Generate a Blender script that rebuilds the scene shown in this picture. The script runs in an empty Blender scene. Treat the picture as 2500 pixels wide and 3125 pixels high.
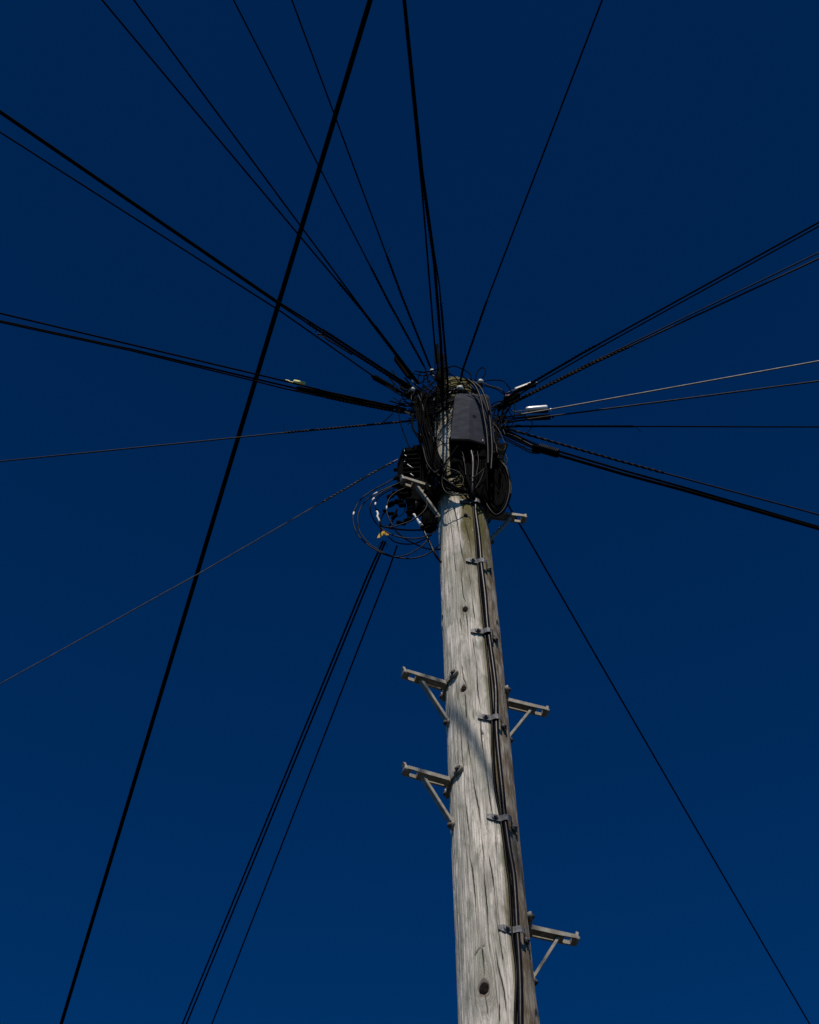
import bpy, math, random
import numpy as np
from mathutils import Vector, Matrix

SC = bpy.context.scene
COL = SC.collection
rnd = random.Random(7)
R = math.radians

# ------------------------------------------------------------------ camera
FPX = 5208.333                      # 50 mm lens on a 30 mm tall frame, in photograph pixels
CAMZ = 1.6                          # eye height
zen = Vector((1167 - 1250, 1562.5 + 1900, -FPX)).normalized()    # where straight up falls
s_, c_ = zen.z, math.sqrt(1 - zen.z ** 2)
camz = Vector((0, -c_, s_))
b_ = zen.x * s_ / c_
camx = Vector((math.sqrt(1 - b_ * b_ - zen.x ** 2), b_, zen.x))
camy = camz.cross(camx)
CM = Matrix((camx, camy, camz)).transposed()
CP = Vector((0, 0, CAMZ))
cd = bpy.data.cameras.new('camera')
cam = bpy.data.objects.new('camera', cd)
COL.objects.link(cam)
cam.matrix_world = Matrix.Translation(CP) @ CM.to_4x4()
cd.sensor_fit = 'VERTICAL'
cd.sensor_height = 30
cd.lens = 50
cd.clip_end = 4000
SC.camera = cam

# ------------------------------------------------------------------ sky and sun
SUN_EL, SUN_AZ = R(52), R(0)       # high, behind the camera
sun_dir = Vector((math.cos(SUN_EL) * math.sin(SUN_AZ), -math.cos(SUN_EL) * math.cos(SUN_AZ), math.sin(SUN_EL)))
W = bpy.data.worlds.new('World')
SC.world = W
W.use_nodes = True
nt = W.node_tree
nt.nodes.clear()
sk = nt.nodes.new('ShaderNodeTexSky')
sk.sky_type = 'NISHITA'
sk.sun_disc = False
sk.sun_elevation = SUN_EL
sk.sun_rotation = math.atan2(sun_dir.x, sun_dir.y)
sk.altitude = 200
sk.air_density = 1.0
sk.dust_density = 0.3
sk.ozone_density = 3.0
tint = nt.nodes.new('ShaderNodeMix')
tint.data_type = 'RGBA'
tint.blend_type = 'MULTIPLY'
tint.inputs[0].default_value = 1
tint.inputs[7].default_value = (0.004, 0.29, 0.50, 1)
bg = nt.nodes.new('ShaderNodeBackground')
bg.inputs[1].default_value = 0.05
wo_ = nt.nodes.new('ShaderNodeOutputWorld')
gm = nt.nodes.new('ShaderNodeGamma')          # deep, contrasty sky
gm.inputs[1].default_value = 1.4
nt.links.new(sk.outputs[0], gm.inputs[0])
nt.links.new(gm.outputs[0], tint.inputs[6])
tcn = nt.nodes.new('ShaderNodeTexCoord')          # the clear sky deepens evenly from the horizon to overhead
sep = nt.nodes.new('ShaderNodeSeparateXYZ')
mrn = nt.nodes.new('ShaderNodeMapRange')
mrn.inputs[1].default_value, mrn.inputs[2].default_value = 0.55, 1.0
mrn.inputs[3].default_value, mrn.inputs[4].default_value = 1.5, 0.76
scl = nt.nodes.new('ShaderNodeVectorMath')
scl.operation = 'SCALE'
nt.links.new(tcn.outputs['Generated'], sep.inputs[0])
nt.links.new(sep.outputs[2], mrn.inputs[0])
nt.links.new(tint.outputs[2], scl.inputs[0])
nt.links.new(mrn.outputs[0], scl.inputs['Scale'])
nt.links.new(scl.outputs[0], bg.inputs[0])
nt.links.new(bg.outputs[0], wo_.inputs[0])
ld = bpy.data.lights.new('sun', 'SUN')
ld.energy = 5.0
ld.angle = R(0.53)
ld.color = (1, 0.925, 0.82)
sun = bpy.data.objects.new('sun', ld)
COL.objects.link(sun)
sun.rotation_euler = sun_dir.to_track_quat('Z', 'Y').to_euler()
vs = SC.view_settings
vs.view_transform = 'Standard'
vs.look = 'None'
vs.exposure = 0
vs.gamma = 1
vs.use_curve_mapping = False
SC.render.resolution_x, SC.render.resolution_y = 819, 1024

# ------------------------------------------------------------------ geometry of the place
D = 3.66                            # the pole stands this far from the camera
def ray(px, py):
    return (CM @ Vector((px - 1250, 1562.5 - py, -FPX))).normalized()
def P(px, py, off=0.0):             # on the upright plane `off` metres in front of the pole's axis
    d = ray(px, py)
    return CP + d * ((D - off) / d.y)
PX = P(1521.6, 3125).x
def rad(z):                         # pole radius at height z
    return 0.1068 - 0.0049 * (z - 4.64)
def surf(px, py, h=0.0):            # on the pole's bark, h metres proud
    d = ray(px, py)
    t = D / d.y
    for _ in range(12):
        z = CP.z + d.z * t
        r = rad(z) + h
        a = d.x ** 2 + d.y ** 2
        bb = d.x * (CP.x - PX) + d.y * (CP.y - D)
        cc = (CP.x - PX) ** 2 + (CP.y - D) ** 2 - r * r
        disc = bb * bb - a * cc
        t = (-bb - math.sqrt(max(disc, 0))) / a
    p = CP + d * t
    return math.atan2(p.x - PX, -(p.y - D)), p.z     # azimuth from the camera-facing side, height
def onpole(phi, z, h=0.0):
    r = rad(z) + h
    return Vector((PX + r * math.sin(phi), D - r * math.cos(phi), z))
TOP = P(1386, 1146, rad(8)).z

def c1(x, y): return (1050 + x / 2.875, 1000 + y / 2.875)
def c2(x, y): return (1200 + x / 4.539, 1080 + y / 4.539)
def c3(x, y): return (1050 + x / 4.929, 1300 + y / 4.929)
def c4(x, y): return (1280 + x / 4.662, 1380 + y / 4.662)
def c5(x, y): return (1200 + x / 3.45, 1680 + y / 3.45)
def c6(x, y): return (1200 + x / 3.136, 2150 + y / 3.136)
def c7(x, y): return (1300 + x / 3.136, 2600 + y / 3.136)
def cA(x, y): return (800 + x / 3.136, 900 + y / 3.136)
def cB(x, y): return (1500 + x / 2.875, 1050 + y / 2.875)
def cC(x, y): return (1100 + x / 4.3125, 750 + y / 4.3125)

# ------------------------------------------------------------------ materials
def mat(name, col, rough=0.5, metal=0.0, spec=0.5, noise=0.0, nscale=60, bump=0.0, col2=None):
    m = bpy.data.materials.new(name)
    m.use_nodes = True
    n = m.node_tree.nodes
    l = m.node_tree.links
    p = n['Principled BSDF']
    p.inputs['Base Color'].default_value = (*col, 1)
    p.inputs['Roughness'].default_value = rough
    p.inputs['Metallic'].default_value = metal
    p.inputs['Specular IOR Level'].default_value = spec
    if noise or bump:
        g = n.new('ShaderNodeNewGeometry')
        t = n.new('ShaderNodeTexNoise')
        t.inputs['Scale'].default_value = nscale
        t.inputs['Detail'].default_value = 5
        l.new(g.outputs['Position'], t.inputs['Vector'])
        if noise:
            mr = n.new('ShaderNodeMapRange')
            mr.inputs[1].default_value = 0.35
            mr.inputs[2].default_value = 0.68
            l.new(t.outputs[0], mr.inputs[0])
            mx = n.new('ShaderNodeMix')
            mx.data_type = 'RGBA'
            d = col2 or tuple(c * (1 - noise) for c in col)
            mx.inputs[6].default_value = (*d, 1)
            mx.inputs[7].default_value = (*col, 1)
            l.new(mr.outputs[0], mx.inputs[0])
            l.new(mx.outputs[2], p.inputs['Base Color'])
            rr = n.new('ShaderNodeMapRange')
            rr.inputs[3].default_value = min(1, rough + 0.12)
            rr.inputs[4].default_value = max(0.05, rough - 0.08)
            l.new(t.outputs[0], rr.inputs[0])
            l.new(rr.outputs[0], p.inputs['Roughness'])
        if bump:
            bp = n.new('ShaderNodeBump')
            bp.inputs['Strength'].default_value = bump
            bp.inputs['Distance'].default_value = 0.002
            l.new(t.outputs[0], bp.inputs['Height'])
            l.new(bp.outputs[0], p.inputs['Normal'])
    return m
M = {
    'cable': mat('black_cable', (0.003, 0.003, 0.0035), 0.82, spec=0.016, noise=0.5, nscale=90),
    'gloss': mat('glossy_black_cable', (0.004, 0.004, 0.0045), 0.42, spec=0.04, noise=0.4, nscale=80),
    'riser': mat('dusty_riser_cable', (0.008, 0.0075, 0.010), 0.33, spec=0.06, noise=0.5, nscale=70),
    'worn': mat('worn_brown_black_cable', (0.018, 0.0145, 0.013), 0.6, spec=0.08, noise=0.7, nscale=45),
    'steel': mat('galvanised_steel', (0.10, 0.10, 0.108), 0.6, metal=0.15, spec=0.3, noise=0.5, nscale=110, bump=0.5),
    'iron': mat('weathered_galvanised_iron', (0.225, 0.22, 0.185), 0.72, metal=0.1, noise=0.45, nscale=55, bump=0.4, col2=(0.15, 0.125, 0.095)),
    'rust': mat('rusty_bolt', (0.085, 0.06, 0.048), 0.8, metal=0.1, noise=0.6, nscale=220, bump=0.8, col2=(0.03, 0.018, 0.014)),
    'box': mat('grey_plastic', (0.019, 0.022, 0.034), 0.85, spec=0.12, noise=0.4, nscale=28, bump=0.25),
    'blackbox': mat('black_plastic', (0.003, 0.003, 0.0035), 0.97, spec=0.012, noise=0.4, nscale=60),
    'white': mat('white_plastic', (0.62, 0.58, 0.55), 0.55, noise=0.35, nscale=160),
    'porcelain': mat('dirty_white_insulator', (0.52, 0.55, 0.58), 0.6, noise=0.4, nscale=170),
    'clampgrey': mat('grey_clamp', (0.12, 0.125, 0.13), 0.5, noise=0.3, nscale=100),
    'pale': mat('sun_bleached_cable', (0.14, 0.125, 0.115), 0.5, spec=0.3, noise=0.5, nscale=40),
    'bright': mat('bright_stainless', (0.88, 0.84, 0.82), 0.34, metal=0.15, noise=0.1, nscale=60),
    'yellow': mat('yellow_plastic', (0.75, 0.70, 0.20), 0.6, noise=0.4, nscale=120),
    'amber': mat('amber_tape', (0.62, 0.36, 0.02), 0.5, noise=0.5, nscale=120),
    'red': mat('rusty_red_tape', (0.25, 0.07, 0.035), 0.6),
    'knot': mat('dark_knot', (0.012, 0.007, 0.006), 0.9, spec=0.1, noise=0.6, nscale=300, bump=1.0),
}

def wood_material():
    m = bpy.data.materials.new('weathered_wood')
    m.use_nodes = True
    n = m.node_tree.nodes
    l = m.node_tree.links
    p = n['Principled BSDF']
    p.inputs['Roughness'].default_value = 0.88
    p.inputs['Specular IOR Level'].default_value = 0.2
    at = n.new('ShaderNodeAttribute'); at.attribute_name = 'grain'
    def attr(a):
        x = n.new('ShaderNodeAttribute'); x.attribute_name = a
        return x.outputs['Fac']
    def noise(scale, vec=(1, 1, 1), detail=6, rough=0.6, dist=0.0):
        mp = n.new('ShaderNodeMapping')
        mp.inputs['Scale'].default_value = vec
        l.new(at.outputs['Vector'], mp.inputs[0])
        t = n.new('ShaderNodeTexNoise')
        t.inputs['Scale'].default_value = scale
        t.inputs['Detail'].default_value = detail
        t.inputs['Roughness'].default_value = rough
        t.inputs['Distortion'].default_value = dist
        l.new(mp.outputs[0], t.inputs['Vector'])
        return t.outputs[0]
    def rng(x, a, b, c=0.0, d=1.0):
        r = n.new('ShaderNodeMapRange')
        r.inputs[1].default_value, r.inputs[2].default_value = a, b
        r.inputs[3].default_value, r.inputs[4].default_value = c, d
        l.new(x, r.inputs[0])
        return r.outputs[0]
    def mixc(f, a, b, mode='MIX'):
        x = n.new('ShaderNodeMix'); x.data_type = 'RGBA'; x.blend_type = mode
        if isinstance(f, float): x.inputs[0].default_value = f
        else: l.new(f, x.inputs[0])
        for i, v in ((6, a), (7, b)):
            if isinstance(v, tuple): x.inputs[i].default_value = (*v, 1)
            else: l.new(v, x.inputs[i])
        return x.outputs[2]
    def mul(a, b):
        x = n.new('ShaderNodeMath'); x.operation = 'MULTIPLY'
        l.new(a, x.inputs[0])
        if isinstance(b, float): x.inputs[1].default_value = b
        else: l.new(b, x.inputs[1])
        return x.outputs[0]
    big = noise(1, (16, 3.0, 1), 4, 0.55)
    streak = noise(1, (190, 5, 1), 6, 0.65)
    fine = noise(1, (620, 22, 1), 5, 0.7)
    speck = noise(1, (420, 160, 1), 4, 0.75)
    blot = noise(1, (38, 11, 1), 5, 0.6, 0.5)
    c = mixc(rng(big, 0.36, 0.66), (0.40, 0.38, 0.32), (0.80, 0.72, 0.635))
    c = mixc(rng(blot, 0.47, 0.68), c, (0.27, 0.275, 0.215))
    c = mixc(rng(streak, 0.32, 0.60, 0.85, 0.0), c, (0.160, 0.145, 0.120))
    c = mixc(rng(fine, 0.32, 0.56, 0.62, 0.0), c, (0.125, 0.112, 0.095))
    c = mixc(rng(speck, 0.30, 0.46, 0.55, 0.0), c, (0.075, 0.065, 0.055))
    # browner, darker right side and head
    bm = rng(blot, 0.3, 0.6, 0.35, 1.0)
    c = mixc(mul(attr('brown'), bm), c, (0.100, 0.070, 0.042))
    mm = rng(noise(1, (130, 34, 1), 6, 0.7), 0.26, 0.46)
    c = mixc(mul(attr('moss'), mm), c, (0.072, 0.062, 0.009))
    c = mixc(rng(attr('ring'), 0, 0.8, 0, 0.85), c, (0.11, 0.085, 0.068))
    c = mixc(rng(attr('crack'), 0.05, 0.6), c, (0.014, 0.010, 0.008))
    l.new(c, p.inputs['Base Color'])
    b = n.new('ShaderNodeBump'); b.inputs['Strength'].default_value = 0.55; b.inputs['Distance'].default_value = 0.0022
    add = n.new('ShaderNodeMath'); add.operation = 'ADD'
    l.new(mul(streak, 1.4), add.inputs[0]); l.new(fine, add.inputs[1])
    l.new(add.outputs[0], b.inputs['Height'])
    l.new(b.outputs[0], p.inputs['Normal'])
    return m
M['wood'] = wood_material()

# ------------------------------------------------------------------ mesh helpers
ORI = {}
def tag(o, label=None, cat=None, group=None, kind=None):
    for k, v in (('label', label), ('category', cat), ('group', group), ('kind', kind)):
        if v: o[k] = v
    return o
def empty(name, loc, label=None, cat=None, group=None, parent=None):
    o = bpy.data.objects.new(name, None)
    o.empty_display_size = 0.05
    COL.objects.link(o)
    loc = Vector(loc)
    if parent:
        o.parent = parent
        o.location = loc - ORI[parent.name]
    else:
        o.location = loc
    ORI[o.name] = loc
    return tag(o, label, cat, group)
class MB:
    """collects closed shapes, all in world coordinates"""
    def __init__(s):
        s.v, s.f, s.sm = [], [], []
    def add(s, v, f, smooth=True):
        k = len(s.v)
        s.v += [Vector(p) for p in v]
        s.f += [tuple(i + k for i in q) for q in f]
        s.sm += [smooth] * len(f)
        return s
    def tube(s, pts, r, n=6, caps=True):
        pts = [Vector(p) for p in pts]
        m = len(pts)
        rs = r if isinstance(r, (list, tuple)) else [r] * m
        t0 = (pts[1] - pts[0]).normalized()
        u = t0.orthogonal().normalized()
        v, f = [], []
        for i in range(m):
            t = (pts[min(i + 1, m - 1)] - pts[max(i - 1, 0)])
            t = t.normalized() if t.length > 1e-9 else t0
            u = (u - t * u.dot(t)).normalized()
            w = t.cross(u)
            for k in range(n):
                a = 2 * math.pi * k / n
                v.append(pts[i] + (u * math.cos(a) + w * math.sin(a)) * rs[i])
        for i in range(m - 1):
            for k in range(n):
                f.append((i * n + k, i * n + (k + 1) % n, (i + 1) * n + (k + 1) % n, (i + 1) * n + k))
        s.add(v, f)
        if caps:
            b = len(s.v) - len(v)
            s.f.append(tuple(b + k for k in reversed(range(n)))); s.sm.append(False)
            s.f.append(tuple(b + (m - 1) * n + k for k in range(n))); s.sm.append(False)
        return s
    def box(s, c, ax, half, bev=0.0):
        """box about c along the three axes ax, chamfered along its long edges"""
        c = Vector(c)
        hx, hy, hz = half
        if bev:
            pr = [(-hy + bev, -hz), (hy - bev, -hz), (hy, -hz + bev), (hy, hz - bev), (hy - bev, hz), (-hy + bev, hz), (-hy, hz - bev), (-hy, -hz + bev)]
        else:
            pr = [(-hy, -hz), (hy, -hz), (hy, hz), (-hy, hz)]
        n = len(pr)
        v = [c + ax[0] * x + ax[1] * a + ax[2] * b for x in (-hx, hx) for a, b in pr]
        f = [tuple(reversed(range(n))), tuple(range(n, 2 * n))]
        f += [(k, (k + 1) % n, n + (k + 1) % n, n + k) for k in range(n)]
        return s.add(v, f, False)
    def prism(s, poly, c, ax, h):
        """polygon in the plane ax[0], ax[1] through c, h thick both ways along ax[2]"""
        c = Vector(c)
        n = len(poly)
        v = [c + ax[0] * a + ax[1] * b + ax[2] * z for z in (-h, h) for a, b in poly]
        f = [tuple(reversed(range(n))), tuple(range(n, 2 * n))]
        f += [(k, (k + 1) % n, n + (k + 1) % n, n + k) for k in range(n)]
        return s.add(v, f, False)
    def lathe(s, prof, c, axis, n=14):
        c = Vector(c); axis = Vector(axis).normalized()
        u = axis.orthogonal().normalized(); w = axis.cross(u)
        v, f = [], []
        m = len(prof)
        for h, r in prof:
            for k in range(n):
                a = 2 * math.pi * k / n
                v.append(c + axis * h + (u * math.cos(a) + w * math.sin(a)) * max(r, 1e-4))
        for i in range(m - 1):
            for k in range(n):
                f.append((i * n + k, i * n + (k + 1) % n, (i + 1) * n + (k + 1) % n, (i + 1) * n + k))
        f.append(tuple(reversed(range(n)))); f.append(tuple((m - 1) * n + k for k in range(n)))
        return s.add(v, f)
    def build(s, name, m, parent=None, label=None, cat=None, group=None, kind=None, origin=None, local=False):
        me = bpy.data.meshes.new(name)
        if local:
            o0 = Vector((0, 0, 0))
        elif parent is not None:
            o0 = ORI[parent.name]
        else:
            o0 = Vector(origin) if origin is not None else s.v[0].copy()
        me.from_pydata([tuple(p - o0) for p in s.v], [], s.f)
        me.polygons.foreach_set('use_smooth', s.sm)
        me.materials.append(m)
        me.update()
        o = bpy.data.objects.new(name, me)
        COL.objects.link(o)
        if parent is not None:
            o.parent = parent
            ORI[o.name] = o0
        else:
            o.location = o0
            ORI[o.name] = o0
        return tag(o, label, cat, group, kind)

def smooth(pts, step=0.012, closed=False):
    pts = [Vector(p) for p in pts]
    out = []
    n = len(pts)
    for i in range(n if closed else n - 1):
        if closed:
            p0, p1, p2, p3 = pts[i - 1], pts[i], pts[(i + 1) % n], pts[(i + 2) % n]
        else:
            p1, p2 = pts[i], pts[i + 1]
            p0 = pts[i - 1] if i else p1 * 2 - p2
            p3 = pts[i + 2] if i + 2 < n else p2 * 2 - p1
        k = max(2, int((p2 - p1).length / step))
        for j in range(k):
            t = j / k
            out.append(0.5 * ((2 * p1) + (p2 - p0) * t + (2 * p0 - 5 * p1 + 4 * p2 - p3) * t * t + (3 * p1 - p0 - 3 * p2 + p3) * t ** 3))
    out.append(pts[0] if closed else pts[-1])
    return out
def length_points(pts):
    s = [0]
    for a, b in zip(pts, pts[1:]):
        s.append(s[-1] + (b - a).length)
    return s
def at_len(pts, S, s):
    if s <= 0: return pts[0]
    for i in range(len(S) - 1):
        if S[i + 1] >= s:
            return pts[i].lerp(pts[i + 1], (s - S[i]) / max(1e-9, S[i + 1] - S[i]))
    return pts[-1]
def helix(pts, s0, s1, rr, pitch, ph=0.0, per=8):
    """a rod wound round the path"""
    S = length_points(pts)
    k = max(8, int((s1 - s0) / pitch * per))
    out = []
    u = None
    for i in range(k + 1):
        s = s0 + (s1 - s0) * i / k
        c = at_len(pts, S, s)
        t = (at_len(pts, S, s + 0.01) - at_len(pts, S, s - 0.01))
        t = t.normalized()
        if u is None: u = t.orthogonal().normalized()
        u = (u - t * u.dot(t)).normalized()
        w = t.cross(u)
        a = 2 * math.pi * (s - s0) / pitch + ph
        out.append(c + (u * math.cos(a) + w * math.sin(a)) * rr)
    return out

# ------------------------------------------------------------------ ground
g = MB()
g.add([(-600, -600, 0), (600, -600, 0), (600, 600, 0), (-600, 600, 0)], [(0, 1, 2, 3)], False)
g.build('ground', mat('dark_asphalt', (0.04, 0.04, 0.04), 0.95, noise=0.5, nscale=4), kind='structure', origin=(0, 0, 0))

# ------------------------------------------------------------------ the pole
pole = empty('telegraph_pole', (PX, D, 0), 'tall weathered grey wooden pole with metal steps and black cables clipped to it', 'telegraph pole')

KN = []        # knots: azimuth, height, radius
for (px, py), r in ((c5(760, 620), .0095), (c5(745, 1460), .0105), (c7(560, 1310), .0150), (c4(660, 905), .0085), (c6(855, 280), .0035), (c7(1060, 1600), .016), (c5(1095, 790), .012), (c5(525, 730), .012)):
    a, z = surf(px, py)
    KN.append((a, z, r))
zs = list(np.arange(0, 4.1, 0.1)) + list(np.arange(4.1, TOP - 0.012, 0.0045)) + [TOP - 0.010, TOP - 0.005, TOP - 0.001, TOP]
zs = np.array(zs)
ph = np.concatenate([np.arange(-180, -105, 7.5), np.arange(-105, 118, 0.72), np.arange(120, 180, 7.5)]) * math.pi / 180
NA, NZ = len(ph), len(zs)
A, Z = np.meshgrid(ph, zs)
Rz = 0.1068 - 0.0049 * (Z - 4.64)
U = A * 0.1
gu, gz = U.copy(), Z.copy()
ring = np.zeros_like(U)
for a, z, r in KN:                                     # the grain parts round each knot
    du = (U - a * 0.1)
    dz = (Z - z)
    d2 = np.sqrt(du ** 2 + (dz * 0.36) ** 2)
    gu = gu - np.sign(du) * r * 1.25 * np.exp(-(d2 / (r * 3.0)) ** 2) * np.clip(np.abs(du) / (0.5 * r), 0, 1)
    gz = gz + 0.06 * np.exp(-(d2 / (r * 2.4)) ** 2)
    q = np.sqrt(du ** 2 + (dz * 0.62) ** 2)
    th = np.arctan2(dz * 0.62, du)
    q = q * (1 + 0.10 * np.sin(2 * th + z * 7) + 0.05 * np.sin(5 * th + a * 9)) + 0.0012 * np.sin(U * 260 + Z * 31)
    rr = 0.5 + 0.5 * np.cos(q * 2 * math.pi / 0.0056)
    ring = np.maximum(ring, rr * np.exp(-((q - r * 1.5) / (r * 1.2)) ** 2) * 0.6 * (0.6 + 0.4 * np.sin(3 * th + z * 5)))
    ring = np.maximum(ring, np.exp(-((q - r) / (r * 0.22)) ** 2))
depth = np.zeros_like(U)
crack = np.zeros_like(U)
def crk(pts, w=0.0013, dep=0.005, k=1.0):
    """an open check along a line of (azimuth, height)"""
    global depth, crack
    pts = sorted(pts, key=lambda q: q[1])
    z0, z1 = pts[0][1], pts[-1][1]
    zi = np.array([q[1] for q in pts]); ai = np.array([q[0] for q in pts]) * 0.1
    s = np.where((zs >= z0) & (zs <= z1))[0]
    if len(s) < 3: return
    zz = zs[s]
    uc = np.interp(zz, zi, ai)
    seed = rnd.random() * 50
    uc = uc + 0.0007 * np.sin(zz * 27 + seed) + 0.0003 * np.sin(zz * 173 + seed * 2)
    t = (zz - z0) / (z1 - z0)
    env = np.clip(np.minimum(t, 1 - t) * 7, 0, 1) * (0.72 + 0.28 * np.sin(zz * 23 + seed))
    e = np.exp(-((U[s] - uc[:, None]) / (0.95 * w * (0.6 + 0.4 * env[:, None]))) ** 2) * env[:, None]
    depth[s] = np.maximum(depth[s], e * dep)
    crack[s] = np.maximum(crack[s], e * k)
def px_crack(f, pts, **kw):
    crk([surf(*f(*q)) for q in pts], **kw)
px_crack(c5, [(735, 120), (720, 300), (735, 480), (790, 590)], w=.0015)
px_crack(c5, [(765, 655), (785, 800), (792, 1000)], w=.0014)
px_crack(c5, [(795, 200), (830, 450), (850, 640), (870, 780)])
px_crack(c5, [(825, 880), (850, 1000), (880, 1200), (885, 1400), (925, 1720)], w=.0016)
px_crack(c5, [(720, 1200), (740, 1350), (785, 1430)])
px_crack(c5, [(755, 1490), (775, 1780)], w=.0016)
px_crack(c5, [(565, 250), (580, 400), (590, 520)], w=.001)
px_crack(c5, [(640, 60), (660, 240)])
px_crack(c5, [(700, 700), (722, 860)], w=.001)
px_crack(c6, [(830, 20), (845, 300), (870, 500), (910, 750), (940, 1000), (975, 1160), (1010, 1568)], w=.0016)
px_crack(c6, [(700, 250), (735, 500), (770, 750), (820, 1000), (850, 1300), (890, 1568)], w=.0016)
px_crack(c6, [(620, 80), (640, 250), (670, 600), (690, 900), (720, 1200), (745, 1568)], w=.0014)
px_crack(c6, [(765, 0), (775, 160)], w=.001)
px_crack(c7, [(600, 0), (640, 250), (680, 600), (700, 690)], w=.0016)
px_crack(c7, [(710, 800), (740, 1060)])
px_crack(c7, [(415, 0), (450, 200), (480, 600), (500, 850)], w=.0018)
px_crack(c7, [(545, 0), (580, 500), (602, 800), (620, 1050)], w=.0016)
px_crack(c7, [(335, 250), (368, 700), (372, 1000), (376, 1500)], w=.0012)
px_crack(c7, [(530, 900), (550, 1050), (568, 1210)], w=.0018)
px_crack(c7, [(660, 870), (690, 1100), (740, 1300), (790, 1630)], w=.0016)
px_crack(c7, [(572, 1370), (595, 1570)], w=.0022)
px_crack(c7, [(700, 1450), (708, 1640)])
px_crack(c4, [(460, 680), (520, 900), (560, 1150), (610, 1450), (640, 1585)], w=.0018)
px_crack(c4, [(640, 960), (690, 1150), (740, 1400), (770, 1500)], w=.0015)
px_crack(c4, [(430, 900), (480, 1350), (500, 1585)])
px_crack(c4, [(390, 750), (440, 1000)], w=.0009)
for i in range(120):                                   # small checks all over
    a = rnd.uniform(-1.75, 1.95)
    z = rnd.uniform(4.1, TOP - 0.1)
    ln = rnd.uniform(0.06, 0.5)
    sl = rnd.uniform(-0.05, 0.0)
    crk([(a, z), (a + sl * ln / 0.1 + rnd.uniform(-.02, .02), min(z + ln, TOP))], w=rnd.uniform(.0006, .0011), dep=.0025, k=rnd.uniform(.3, .75))
# the crescent scratch above the lowest knot
a0, z0 = surf(*c7(465, 1000)); a1, z1 = surf(*c7(585, 880)); am, zm = surf(*c7(510, 925))
crk([(a0, z0), (am, zm), (a1, z1)], w=.0042, dep=.004)
crk([(am, zm), (a1, z1)], w=.0040, dep=.004)
nz_ = 0
for k_ in range(7):
    f1, f2 = rnd.uniform(2, 9), rnd.uniform(0.6, 4)
    nz_ = nz_ + np.sin(A * round(f1) + Z * f2 + rnd.uniform(0, 6)) / f1
rel = 0.0016 * nz_ + 0.00055 * np.sin(gu * 330 + 3 * np.sin(Z * 1.7)) + 0.0004 * np.sin(gu * 810 + 2 * np.sin(Z * 3.1))
bump = np.zeros_like(U)
for a, z, r in KN:
    d2 = np.sqrt((U - a * 0.1) ** 2 + ((Z - z) * 0.6) ** 2)
    bump += 0.004 * (r / 0.012) * np.exp(-(d2 / (r * 2.2)) ** 2) - 0.006 * np.exp(-(d2 / (r * 0.9)) ** 4)
RR = Rz + rel + bump - depth
top_taper = np.clip((zs - (TOP - 0.012)) / 0.012, 0, 1) ** 2 * 0.008
RR = RR - top_taper[:, None]
V = np.stack([RR * np.sin(A), -RR * np.cos(A), Z], -1).reshape(-1, 3)
idx = np.arange(NA * NZ).reshape(NZ, NA)
nx = np.roll(idx, -1, axis=1)
F = np.stack([idx[:-1], nx[:-1], nx[1:], idx[1:]], -1).reshape(-1, 4)
V = np.vstack([V, [[0, 0, TOP + 0.004]]])
me = bpy.data.meshes.new('shaft')
faces = F.tolist() + [(int(idx[-1, i]), int(nx[-1, i]), NA * NZ) for i in range(NA)]
me.from_pydata(V.tolist(), [], faces)
me.polygons.foreach_set('use_smooth', [True] * len(faces))
def fattr(name, arr):
    a = me.attributes.new(name, 'FLOAT', 'POINT')
    a.data.foreach_set('value', np.append(arr.reshape(-1), 0).astype(np.float32))
fattr('crack', np.clip(crack * 0.95, 0, 1))
fattr('ring', np.clip(ring, 0, 1))
def sstep(x, a, b):
    t = np.clip((x - a) / (b - a), 0, 1)
    return t * t * (3 - 2 * t)
zc = surf(1422, 1532)[1]
wob = 0.12 * np.sin(Z * 9 + A * 3) + 0.08 * np.sin(Z * 23 + 1)
moss = sstep(Z, zc - 0.65, zc - 0.1) * sstep(A + wob * 0.6, -0.28, -0.05) * (1 - 0.5 * sstep(A, 0.7, 1.0)) * 0.95
moss = np.maximum(moss, sstep(Z, zc - 0.05, zc + 0.15) * 0.75 * sstep(Z * -1, -zc - 0.45, -zc - 0.25))
moss = np.maximum(moss, np.exp(-((A - 0.42 - wob * 0.1) / 0.10) ** 2) * 0.85 * sstep(Z, zc - 2.0, zc - 0.6))
moss = np.maximum(moss, np.exp(-((A - 0.45) / 0.06) ** 2) * 0.7)
moss = np.maximum(moss, sstep(Z, TOP - 0.45, TOP - 0.05) * 0.6)
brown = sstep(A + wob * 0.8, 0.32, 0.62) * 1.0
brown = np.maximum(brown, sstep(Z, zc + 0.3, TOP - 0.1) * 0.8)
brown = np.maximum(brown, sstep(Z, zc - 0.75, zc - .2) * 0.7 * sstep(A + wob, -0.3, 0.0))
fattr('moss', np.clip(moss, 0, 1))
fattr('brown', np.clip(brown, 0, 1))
ga = me.attributes.new('grain', 'FLOAT_VECTOR', 'POINT')
G = np.stack([gu, gz, np.zeros_like(gu)], -1).reshape(-1, 3)
ga.data.foreach_set('vector', np.vstack([G, [[0, 0, 0]]]).astype(np.float32).reshape(-1))
me.materials.append(M['wood'])
shaft = bpy.data.objects.new('shaft', me)
COL.objects.link(shaft)
shaft.parent = pole
ORI[shaft.name] = ORI[pole.name]
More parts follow.
